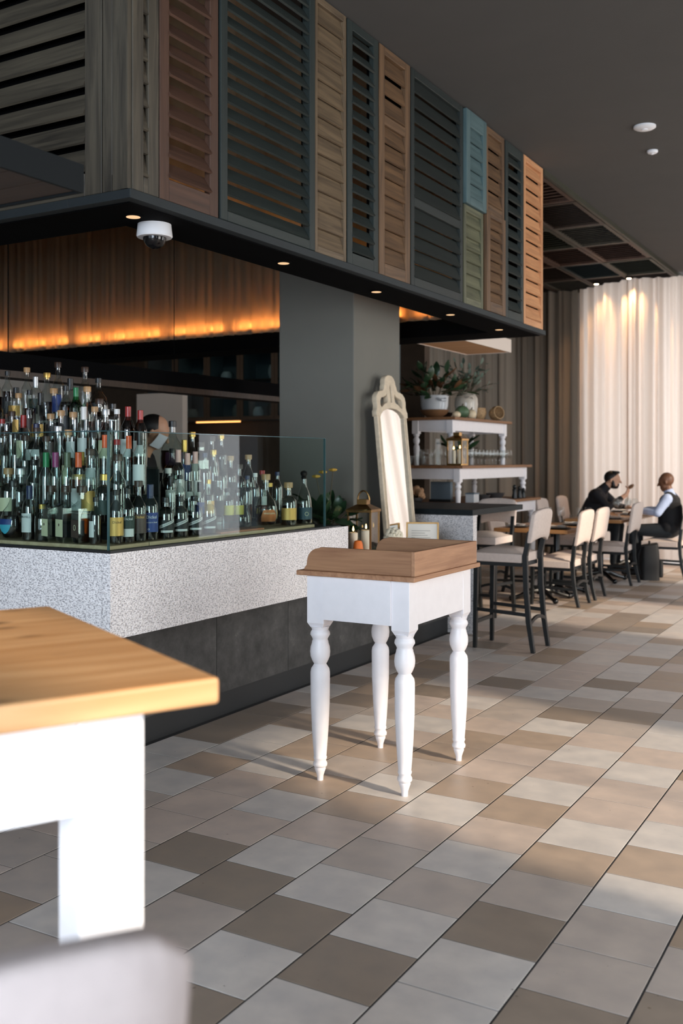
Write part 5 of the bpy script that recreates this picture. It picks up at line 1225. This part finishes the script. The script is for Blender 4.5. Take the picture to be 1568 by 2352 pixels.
half = [(0.0, 1.36), (0.035, 1.357), (0.065, 1.342), (0.085, 1.315), (0.088, 1.288), (0.10, 1.272), (0.105, 1.25), (0.125, 1.235), (0.16, 1.232), (0.20, 1.222), (0.232, 1.195), (0.242, 1.16), (0.236, 1.12), (0.244, 1.09), (0.258, 1.075), (0.258, 1.04), (0.20, 1.04), (0.192, 1.055), (0.15, 1.082), (0.08, 1.102), (0.0, 1.108)]
out_ = half + [(-x, y) for x, y in reversed(half[1:-1])]
slit = [(0, 1.30), (0.02, 1.265), (0.012, 1.22), (0.016, 1.16), (0.022, 1.145), (-0.022, 1.145), (-0.016, 1.16), (-0.012, 1.22), (-0.02, 1.265)]
wing = [(0.062, 1.225), (0.085, 1.205), (0.12, 1.192), (0.165, 1.185), (0.188, 1.16), (0.19, 1.125), (0.175, 1.105), (0.15, 1.112), (0.115, 1.132), (0.07, 1.145), (0.058, 1.155), (0.052, 1.19)]
cut_shape('crest', out_, [slit, wing, [(-x, y) for x, y in wing]], 0.034, 'cream_frame', mir, 0.0)
for s in (-1, 1):
    r_ = MB().box(s * 0.198 if s > 0 else -0.248, 0.248 if s > 0 else -0.198, 0.0, 1.042, -0.018, 0.018).build('side_rail', 'cream_frame', mir, smooth=False, bevel=0.006)
    MB().box(s * 0.215 - 0.006, s * 0.215 + 0.006, 0.04, 1.04, 0.018, 0.024).build('bead', 'cream_frame', r_, bevel=0.004)
MB().box(-0.198, 0.198, 0.0, 0.06, -0.018, 0.018).build('bottom_rail', 'cream_frame', mir, smooth=False, bevel=0.006)
gl = [(-0.1985, 0.06), (0.1985, 0.06), (0.1985, 1.05), (0.15, 1.09), (0.08, 1.11), (0, 1.116), (-0.08, 1.11), (-0.15, 1.09), (-0.1985, 1.05)]
MB().prism(gl, -0.008, 0.0, 'z').build('glass', 'mirror_silver', mir, smooth=False)

lantern((-3.315, 6.02, ZS), 0.175, 0.345, 'aged brass lantern with ring handle beside the bar end', 'aged_brass', R(8))
candle((-3.30, 6.03, ZS + 0.0205), 0.036, 0.20, 'thick lit candle inside the aged brass lantern')
candle((-3.30, 5.85, ZS), 0.03, 0.215, 'lit candle left of the aged brass lantern')
pk = thing('butternut_gourd', 'bright orange gourd standing next to the bar end', 'gourd', (-3.235, 5.80, ZS))
MB().lathe([(0.02, 0), (0.05, 0.008), (0.062, 0.04), (0.052, 0.08), (0.034, 0.115), (0.03, 0.15), (0.022, 0.165), (0.004, 0.17)], 22).build('flesh', 'pumpkin_orange', pk); MB().tube([(0, 0, 0.165), (0.005, 0, 0.185)], 0.006, 8).build('stalk', 'stem', pk)
gourd((-3.22, 6.0, ZS), 0.05, 'pumpkin_orange', 'small orange pumpkin under the aged brass lantern', squash=0.7, name='pumpkin', cat='pumpkin')
gourd((-3.215, 6.16, ZS), 0.055, 'gourd_green', 'dark green gourd in front of the aged brass lantern', squash=0.85)
hy = thing('hydrangea', 'white hydrangea bloom in a small glass by the mirror foot', 'flower', (-3.28, 6.40, ZS))
MB().lathe([(0.028, 0), (0.032, 0.004), (0.034, 0.08), (0.031, 0.08), (0.028, 0.01)], 16, caps=False).build('glass_jar', 'glass_clear', hy); MB().tube([(0, 0, 0.01), (0, 0, 0.12)], 0.004, 6).build('stems', 'stem', hy)
hb = MB(); rq = random.Random(6)
for i in range(70):
    u, a = rq.uniform(-0.4, 1), rq.uniform(0, 6.28); q = math.sqrt(1 - u * u); hb.ball((0.06 * q * math.cos(a), 0.06 * q * math.sin(a), 0.15 + 0.055 * u), 0.016, 6, 4)
fl_ = hb.build('flower_head', 'hydrangea_white', hy)
for i, (x, y) in enumerate(((-3.30, 6.60), (-3.27, 6.66))): tumbler((x, y, ZS), 0.033, 0.13, ('left' if i == 0 else 'right') + ' one of two tumblers between mirror and picture frame', 'tumblers on the low shelf')
pf = thing('picture_frame', 'thin gold frame with a creased paper notice leaning on the stone panel', 'picture frame', (-3.30, 6.93, ZS))
pf.rotation_euler = (R(-10), 0, R(24)); W2, H2 = 0.125, 0.225
for x0, x1, z0, z1 in ((-W2, -W2 + 0.012, 0, H2), (W2 - 0.012, W2, 0, H2), (-W2 + 0.012, W2 - 0.012, 0, 0.012), (-W2 + 0.012, W2 - 0.012, H2 - 0.012, H2)): MB().box(x0, x1, -0.008, 0.008, z0, z1).build('frame_bar', 'aged_brass', pf, smooth=False, bevel=0.001, seg=1)
pp = MB().grid(lambda u, v: (-W2 + 0.011 + (2 * W2 - 0.022) * u, -0.001 + 0.002 * math.sin(9 * u + 4 * v) * math.sin(6 * v), 0.011 + (H2 - 0.022) * v), 14, 12).build('paper_notice', 'paper', pf, angle=25)
for i in range(7):
    MB().box(-0.085, 0.06 - 0.02 * (i % 3), -0.0042, -0.0038, 0.05 + 0.018 * i, 0.053 + 0.018 * i).build('printed_line', 'ink', pp, smooth=False)
MB().box(-0.02, 0.02, 0.01, 0.014, 0.0, 0.15).build('easel_back', 'black_wood', pf, smooth=False)
# leafy plant at the bar end
pl_ = thing('leafy_plant', 'dark glossy leafy arrangement with gold tips at the bar end', 'plant', (-3.55, 5.92, ZS))
MB().lathe([(0.04, 0), (0.055, 0.01), (0.065, 0.12), (0.05, 0.20), (0.055, 0.21), (0.045, 0.21), (0.052, 0.12), (0.04, 0.02)], 20, caps=False).build('vase_body', 'plate_dark', pl_)
foliage(pl_, (0.0, 0.0, 0.20), 24, LB, (0.08, 0.27), 5, up=(0.15, 1.35), spread=0.03)
for i, (dx, dy, dz) in enumerate(((-0.02, -0.02, 0.62), (0.02, 0.05, 0.635), (-0.05, -0.06, 0.59))):
    MB().tube([(0, 0, 0.2), (dx * 0.5, dy * 0.6, dz * 0.7), (dx, dy, dz)], 0.003, 5).build('stem', 'stem', pl_)
    MB().ball((dx, dy, dz), (0.03, 0.022, 0.012), 10, 6, shape=lambda a, p: 1 + 0.2 * math.sin(4 * a)).build('blossom', 'blossom_gold', pl_)

# ================================================================== PENDANTS
def pendant(label, x0, x1, y0, y1, z0, z1, side, bottom, wires):
    o = thing('pendant_canopy', label, 'pendant', ((x0 + x1) / 2, (y0 + y1) / 2, z0)); hx, hy = (x1 - x0) / 2, (y1 - y0) / 2; h = z1 - z0
    for a, b_, c, d in ((-hx, hx, -hy, -hy + 0.012), (-hx, hx, hy - 0.012, hy), (-hx, -hx + 0.012, -hy + 0.012, hy - 0.012), (hx - 0.012, hx, -hy + 0.012, hy - 0.012)): MB().box(a, b_, c, d, 0, h).build('side_panel', side, o, smooth=False)
    n = max(3, int((y1 - y0) / 0.12))
    for i in range(n):
        a = -hy + 0.012 + (2 * hy - 0.024) * i / n; c = -hy + 0.012 + (2 * hy - 0.024) * (i + 1) / n - 0.004
        MB().box(-hx + 0.012, hx - 0.012, a, c, 0.006, 0.018).build('board', bottom, o, smooth=False)
    for (wx, wy, tx, ty) in wires: MB().tube([(wx, wy, h * 0.2), (tx, ty, ZC - z0)], 0.003, 6).build('cable', 'white_plastic', o)
pendant('dark metal pendant canopy with boarded underside at upper left', -3.4, -2.17, 0.7, 2.2, 2.25, 2.335, 'pendant_metal', SH['umber'][1], ((0.595, 0.43, 0.45, 0.2), (-0.595, 0.5, -0.45, 0.3), (0.595, -0.6, 0.45, -0.3)))
pendant('pale pendant canopy with wooden underside above the sideboard', -4.32, -3.80, 8.95, 10.2, 2.6, 2.74, 'partition_paint', 'pendant_wood', ((0.2, 0.5, 0.2, 0.5), (-0.2, 0.5, -0.2, 0.5), (0.2, -0.5, 0.2, -0.5), (-0.2, -0.5, -0.2, -0.5)))

# ================================================================== CURTAINS
def curtain(label, pts_, z0, z1, mat, seed, per=0.16, amp=0.055):
    r = random.Random(seed); segs = []
    P_ = [Vector((x, y, 0)) for x, y in pts_]; L = [0]
    for a, b_ in zip(P_[:-1], P_[1:]): L.append(L[-1] + (b_ - a).length)
    tot = L[-1]; ph = [r.uniform(0, 6.28) for _ in range(8)]
    def base(s):
        for i in range(len(L) - 1):
            if s <= L[i + 1] or i == len(L) - 2:
                t_ = (s - L[i]) / (L[i + 1] - L[i]); q = P_[i].lerp(P_[i + 1], t_); d = (P_[i + 1] - P_[i]).normalized(); return q, Vector((-d.y, d.x, 0))
    def fn(u, v):
        s = u * tot; q, n = base(s); w = 2 * PI / per
        a = 0.55 * math.sin(w * s + ph[0] + 1.6 * math.sin(w * 0.19 * s + ph[1])) + 0.3 * math.sin(w * 2.1 * s + ph[2] + 0.7 * math.sin(w * 0.4 * s)) * (0.4 + 0.6 * v) + 0.45 * math.sin(w * 0.31 * s + ph[3])
        k = 0.75 + 0.25 * (1 - v)
        q = q + n * (a * amp * k); return (q.x, q.y, z0 + (z1 - z0) * v)
    return tag(MB().grid(fn, int(tot / per * 14), 8).build('curtain', mat, angle=180), label, 'curtain')
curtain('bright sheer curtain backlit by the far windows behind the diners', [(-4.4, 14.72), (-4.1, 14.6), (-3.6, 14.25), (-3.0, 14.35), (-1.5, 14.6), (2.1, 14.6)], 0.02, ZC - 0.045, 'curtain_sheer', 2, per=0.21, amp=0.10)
curtain('curtain behind the sideboard, coloured darker to look dimly lit', [(-9.5, 14.75), (-4.43, 14.75)], 0.02, ZC - 0.045, 'curtain_dim', 9, per=0.24, amp=0.13)
def spot(label, x, y, power, aim):
    o = thing('ceiling_spotlight', label, 'spotlight', (x, y, ZC - 0.05)); b = MB().lathe([(0.045, 0), (0.05, -0.02), (0.05, -0.03), (0.03, -0.025)], 20).build('housing', 'black_iron', o)
    MB().lathe([(0.03, -0.031), (0.03, -0.026)], 16).build('lens', 'spot_glow', o)
    d = bpy.data.lights.new('spot_beam', 'SPOT'); l = bpy.data.objects.new('spot_beam', d); COL.objects.link(l); l.parent = o
    d.energy = power; d.color = (1.0, 0.58, 0.26); d.spot_size = R(95); d.spot_blend = 0.8; d.shadow_soft_size = 0.05; l.location = (0, 0, -0.05)
    l.rotation_euler = Vector(aim).to_track_quat('-Z', 'Y').to_euler()
spot('small warm spotlight washing the top of the bright curtain', -3.50, 14.03, 100, (0, 0.3, -1))
spot('small warm spotlight washing the dim end of the curtain', -4.02, 14.25, 45, (0, 0.3, -1))

# ================================================================== PEOPLE
def person(name, label, loc, rz, prims, paints, hair=None, extra=None, voxel=0.0095):
    """prims: (kind, p0, r0, p1, r1, paint) capsules or ('ball', c, (rx,ry,rz), None, None, paint); fused to one skin by voxel remesh"""
    o = thing(name, label, 'person', loc, rz)
    b = MB()
    for kd, p0, r0, p1, r1, pn in prims:
        if kd == 'cap':
            p0v, p1v = Vector(p0), Vector(p1); n = 6; L_ = (p1v - p0v).length; t_ = (p1v - p0v).normalized(); pts_ = []; rs = []
            for i in range(n): a = PI / 2 * i / n; pts_.append(p0v - t_ * r0 * math.cos(a)); rs.append(max(r0 * math.sin(a), 1e-3))
            pts_.append(p0v); rs.append(r0); pts_.append(p1v); rs.append(r1)
            for i in range(n - 1, -1, -1): a = PI / 2 * i / n; pts_.append(p1v + t_ * r1 * math.cos(a)); rs.append(max(r1 * math.sin(a), 1e-3))
            b.tube(pts_, rs, 14)
        else: b.ball(p0, r0, 18, 12)
    me = b.mesh('raw', None, smooth=False); tmp = bpy.data.objects.new('tmp', me); COL.objects.link(tmp)
    md = tmp.modifiers.new('r', 'REMESH'); md.mode = 'VOXEL'; md.voxel_size = voxel
    sm = tmp.modifiers.new('s', 'SMOOTH'); sm.factor = 0.5; sm.iterations = 3
    dg = bpy.context.evaluated_depsgraph_get(); res = bpy.data.meshes.new_from_object(tmp.evaluated_get(dg)); bpy.data.objects.remove(tmp)
    res.materials.clear()
    for p in paints: res.materials.append(M[p])
    pr = []
    for kd, p0, r0, p1, r1, pn in prims: pr.append((kd, Vector(p0), r0, Vector(p1) if p1 is not None else None, r1, paints.index(pn)))
    for poly in res.polygons:
        c = poly.center; best = 9; bi = 0
        for kd, p0, r0, p1, r1, pi in pr:
            if kd == 'cap':
                ab = p1 - p0; t_ = max(0, min(1, (c - p0).dot(ab) / ab.length_squared)); d = (c - p0 - ab * t_).length - (r0 + (r1 - r0) * t_)
            else:
                q = c - p0; m_ = Vector((q.x / r0[0], q.y / r0[1], q.z / r0[2])).length; d = (m_ - 1) * min(r0)
            if d < best: best = d; bi = pi
        poly.material_index = bi
    res.shade_smooth(); res.name = 'body'
    obj('body', res, o)
    if hair: hair(o)
    if extra: extra(o)
    return o
def head_prims(c, f, skin, beard=None, up=Vector((0, 0, 1))):
    """c head centre, f facing direction (unit)"""
    c, f = Vector(c), Vector(f).normalized(); s = f.cross(up).normalized(); u = s.cross(f)
    P_ = lambda a, b_, d: tuple(c + f * a + s * b_ + u * d)
    out = [('ball', P_(-0.012, 0, 0.035), (0.088, 0.078, 0.088), None, None, skin), ('cap', P_(0.03, 0, 0.03), 0.062, P_(0.032, 0, -0.05), 0.05, skin),
           ('cap', P_(0.05, 0, -0.075), 0.036, P_(0.02, 0, -0.07), 0.045, beard or skin), ('cap', P_(0.088, 0, 0.02), 0.010, P_(0.112, 0, -0.018), 0.014, skin),
           ('cap', P_(0.082, -0.018, -0.052), 0.010, P_(0.082, 0.018, -0.052), 0.010, beard or skin), ('cap', P_(0.078, -0.035, 0.034), 0.012, P_(0.078, 0.035, 0.034), 0.012, skin)]
    for sg in (-1, 1):
        out.append(('cap', P_(-0.005, sg * 0.078, 0.015), 0.012, P_(-0.008, sg * 0.082, -0.02), 0.010, skin))
        if beard: out.append(('cap', P_(0.012, sg * 0.052, 0.0), 0.018, P_(0.03, sg * 0.04, -0.07), 0.024, beard))
    return out
def hand_prims(w, d, up, skin, side=1, curl=0.5):
    """w wrist, d hand direction; five fingers of unequal length, thumb leaving the side of the palm"""
    w, d = Vector(w), Vector(d).normalized(); s = d.cross(Vector(up)).normalized() * side; n = s.cross(d).normalized() * side
    out = []; pc_ = w + d * 0.075
    for i, k in enumerate((-0.03, -0.010, 0.010, 0.03)): out.append(('cap', tuple(w + d * 0.005 + s * k * 0.6), 0.014, tuple(pc_ + s * k), 0.012, skin))
    for i, (k, L_) in enumerate(((-0.03, 0.058), (-0.010, 0.075), (0.010, 0.082), (0.03, 0.07))):
        a = pc_ + s * k; m1 = a + (d * math.cos(curl) - n * math.sin(curl)) * L_ * 0.5; m2 = m1 + (d * math.cos(curl * 2.2) - n * math.sin(curl * 2.2)) * L_ * 0.5
        out += [('cap', tuple(a), 0.0095, tuple(m1), 0.009, skin), ('cap', tuple(m1), 0.009, tuple(m2), 0.0075, skin)]
    t0 = w + d * 0.03 + s * 0.035; t1 = t0 + (d * 0.6 + s * 0.6 - n * 0.4).normalized() * 0.035; t2 = t1 + (d * 0.9 + s * 0.1 - n * 0.5).normalized() * 0.03
    return out + [('cap', tuple(t0), 0.013, tuple(t1), 0.011, skin), ('cap', tuple(t1), 0.011, tuple(t2), 0.009, skin)]
def seated_legs(tr, sh, knee=0.44, spread=0.11):
    out = []
    for sg in (-1, 1):
        out += [('cap', (0.0, sg * 0.085, 0.575), 0.095, (knee, sg * spread, 0.565), 0.065, tr), ('cap', (knee, sg * spread, 0.555), 0.062, (knee - 0.03, sg * spread, 0.10), 0.042, tr),
                ('cap', (knee - 0.03, sg * spread, 0.045), 0.04, (knee + 0.12, sg * (spread + 0.015), 0.035), 0.032, sh)]
    return out
# man in black, leaning over the table, right hand at his mouth with bread
m1 = seated_legs('trousers_dark', 'shoe_dark', 0.42)
m1 += [('cap', (0.0, -0.05, 0.60), 0.12, (0.0, 0.05, 0.60), 0.12, 'shirt_black'), ('cap', (0.0, 0, 0.62), 0.135, (0.13, 0, 0.85), 0.145, 'shirt_black'), ('cap', (0.16, -0.07, 0.95), 0.115, (0.16, 0.07, 0.95), 0.115, 'shirt_black'),
       ('cap', (0.19, -0.165, 1.005), 0.065, (0.19, 0.165, 1.005), 0.065, 'shirt_black'), ('cap', (0.20, 0, 1.02), 0.075, (0.275, 0, 1.09), 0.064, 'shirt_black'), ('cap', (0.26, 0, 1.07), 0.056, (0.32, 0, 1.13), 0.055, 'skin_light')]
m1 += [('cap', (0.19, -0.185, 0.99), 0.06, (0.36, -0.23, 0.82), 0.05, 'shirt_black'), ('cap', (0.36, -0.23, 0.82), 0.047, (0.49, -0.12, 0.93), 0.04, 'shirt_black'), ('cap', (0.49, -0.12, 0.93), 0.034, (0.55, -0.065, 0.985), 0.028, 'skin_light'),
       ('cap', (0.19, 0.185, 0.99), 0.06, (0.36, 0.24, 0.82), 0.05, 'shirt_black'), ('cap', (0.36, 0.24, 0.82), 0.045, (0.50, 0.12, 0.815), 0.036, 'shirt_black'), ('cap', (0.50, 0.12, 0.815), 0.03, (0.56, 0.08, 0.812), 0.026, 'skin_light')]
m1 += hand_prims((0.55, -0.065, 0.985), (0.35, 0.35, 0.85), (1, 0, 0.2), 'skin_light', 1, 0.7) + hand_prims((0.56, 0.08, 0.812), (0.9, -0.4, -0.05), (0, 0, 1), 'skin_light', -1, 0.35)
m1 += head_prims((0.36, 0, 1.172), (0.98, 0, -0.12), 'skin_light', 'hair_black')
def hair1(o):
    b = MB(); c = Vector((0.347, 0, 1.203))
    b.grid(lambda u, v: (c.x + (0.098 + 0.006 * math.sin(9 * u * 6.28)) * math.cos(2 * PI * u) * math.sin(0.03 + v * (0.95 + 1.35 * (0.5 - 0.5 * math.cos(2 * PI * u)) ** 0.7)) - 0.004,
                         c.y + 0.088 * math.sin(2 * PI * u) * math.sin(0.03 + v * (0.95 + 1.35 * (0.5 - 0.5 * math.cos(2 * PI * u)) ** 0.7)),
                         c.z + 0.098 * math.cos(v * (0.95 + 1.35 * (0.5 - 0.5 * math.cos(2 * PI * u)) ** 0.7))), 28, 10)
    b.tube([(c.x + 0.02, -0.05, c.z + 0.085), (c.x + 0.085, -0.02, c.z + 0.075), (c.x + 0.085, 0.03, c.z + 0.072), (c.x + 0.03, 0.06, c.z + 0.08)], [0.012, 0.017, 0.016, 0.011], 8)
    b.build('hair', 'hair_black', o, angle=180)
    pass
person('person', 'man in a black shirt with dark hair, leaning in and eating', (-3.88, 13.26, 0), R(0), m1, ['shirt_black', 'trousers_dark', 'shoe_dark', 'skin_light', 'hair_black'], hair1)
br = tag(MB().ball((0, 0, 0), (0.05, 0.03, 0.025), 14, 8, shape=lambda a, p: 1 + 0.08 * math.sin(5 * a)).build('bread_piece', 'pottery_brown'), 'piece of brown bread in the hand of the man in black', 'bread'); br.location = (-3.88 + 0.60, 13.26 - 0.02, 1.09); br.rotation_euler = (0, R(-35), 0)
# man in vest
m2 = seated_legs('trousers_dark', 'shoe_dark', 0.42)
m2 += [('cap', (0.0, -0.06, 0.60), 0.125, (0.0, 0.06, 0.60), 0.125, 'vest_black'), ('cap', (0.0, 0, 0.64), 0.15, (0.0, 0, 0.84), 0.145, 'vest_black'), ('cap', (0.005, -0.08, 0.92), 0.115, (0.005, 0.08, 0.92), 0.115, 'vest_black'), ('cap', (0.0, -0.12, 0.985), 0.062, (0.0, 0.12, 0.985), 0.062, 'vest_black'),
       ('cap', (0.0, 0, 0.99), 0.07, (0.015, 0, 1.045), 0.062, 'shirt_blue'), ('cap', (0.015, 0, 1.04), 0.055, (0.03, 0, 1.09), 0.053, 'skin_brown')]
for sg in (-1, 1):
    m2 += [('cap', (0.0, sg * 0.185, 0.97), 0.064, (0.10, sg * 0.245, 0.80), 0.055, 'shirt_blue'), ('cap', (0.10, sg * 0.245, 0.80), 0.052, (0.31, sg * 0.17, 0.815), 0.04, 'shirt_blue'), ('cap', (0.31, sg * 0.17, 0.815), 0.03, (0.35, sg * 0.155, 0.815), 0.027, 'skin_brown')]
    m2 += hand_prims((0.35, sg * 0.155, 0.812), (0.95, -0.3 * sg, -0.04), (0, 0, 1), 'skin_brown', -sg, 0.35)
m2 += head_prims((0.045, 0, 1.165), (0.97, 0, -0.22), 'skin_brown')
person('person', 'bald man in a black vest and pale blue shirt at the table', (-2.66, 12.69, 0), PI, m2, ['vest_black', 'trousers_dark', 'shoe_dark', 'shirt_blue', 'skin_brown'])
# bartender behind the bottles
m3 = []
for sg in (-1, 1):
    m3 += [('cap', (0.0, sg * 0.09, 0.92), 0.095, (0.01, sg * 0.10, 0.50), 0.065, 'trousers_dark'), ('cap', (0.01, sg * 0.10, 0.50), 0.06, (-0.01, sg * 0.10, 0.09), 0.042, 'trousers_dark'), ('cap', (-0.01, sg * 0.10, 0.045), 0.04, (0.14, sg * 0.12, 0.035), 0.032, 'shoe_dark')]
m3 += [('cap', (0, -0.06, 0.95), 0.12, (0, 0.06, 0.95), 0.12, 'shirt_black'), ('cap', (0, 0, 1.0), 0.135, (0.05, 0, 1.22), 0.135, 'shirt_black'), ('cap', (0.07, -0.08, 1.32), 0.105, (0.07, 0.08, 1.32), 0.105, 'shirt_black'), ('cap', (0.08, -0.15, 1.39), 0.058, (0.08, 0.15, 1.39), 0.058, 'shirt_black'), ('cap', (0.09, 0, 1.42), 0.055, (0.14, 0, 1.50), 0.05, 'skin_light')]
for sg in (-1, 1):
    m3 += [('cap', (0.08, sg * 0.18, 1.37), 0.055, (0.12, sg * 0.25, 1.12), 0.047, 'shirt_black'), ('cap', (0.12, sg * 0.25, 1.12), 0.042, (0.36, sg * 0.14, 1.10), 0.03, 'skin_light')] + hand_prims((0.36, sg * 0.14, 1.10), (0.95, -0.25 * sg, -0.2), (0, 0, 1), 'skin_light', -sg, 0.6)
m3 += head_prims((0.185, 0, 1.58), (0.85, 0, -0.5), 'skin_light')
def hair3(o):
    b = MB(); c = Vector((0.165, 0, 1.615))
    b.grid(lambda u, v: (c.x + 0.10 * math.cos(2 * PI * u) * math.sin(0.03 + v * (1.50 + 0.75 * (0.5 - 0.5 * math.cos(2 * PI * u)) ** 0.8)), 0.09 * math.sin(2 * PI * u) * math.sin(0.03 + v * (1.50 + 0.75 * (0.5 - 0.5 * math.cos(2 * PI * u)) ** 0.8)), c.z + 0.098 * math.cos(v * (1.50 + 0.75 * (0.5 - 0.5 * math.cos(2 * PI * u)) ** 0.8))), 28, 10)
    b.build('hair', 'hair_black', o, angle=180)
def mask3(o):
    f = Vector((0.85, 0, -0.5)).normalized(); u = Vector((0.5, 0, 0.85)).normalized(); c = Vector((0.185, 0, 1.58))
    b = MB(); b.grid(lambda p, q: tuple(c + f * (0.004 + 0.098 * math.cos((p - 0.5) * 2.2) - 0.02 * (1 - q) ** 2) + Vector((0, 1, 0)) * 0.082 * math.sin((p - 0.5) * 2.2) * 1.05 + u * (-0.09 + 0.11 * q)), 14, 6); b.build('face_mask', 'mask_white', o, angle=180)
person('person', 'dark-haired bartender in a white face mask behind the bottles', (-5.11, 5.66, 0.0), R(24), m3, ['shirt_black', 'trousers_dark', 'shoe_dark', 'skin_light'], hair3, mask3).scale = (1.045, 1.045, 1.045)
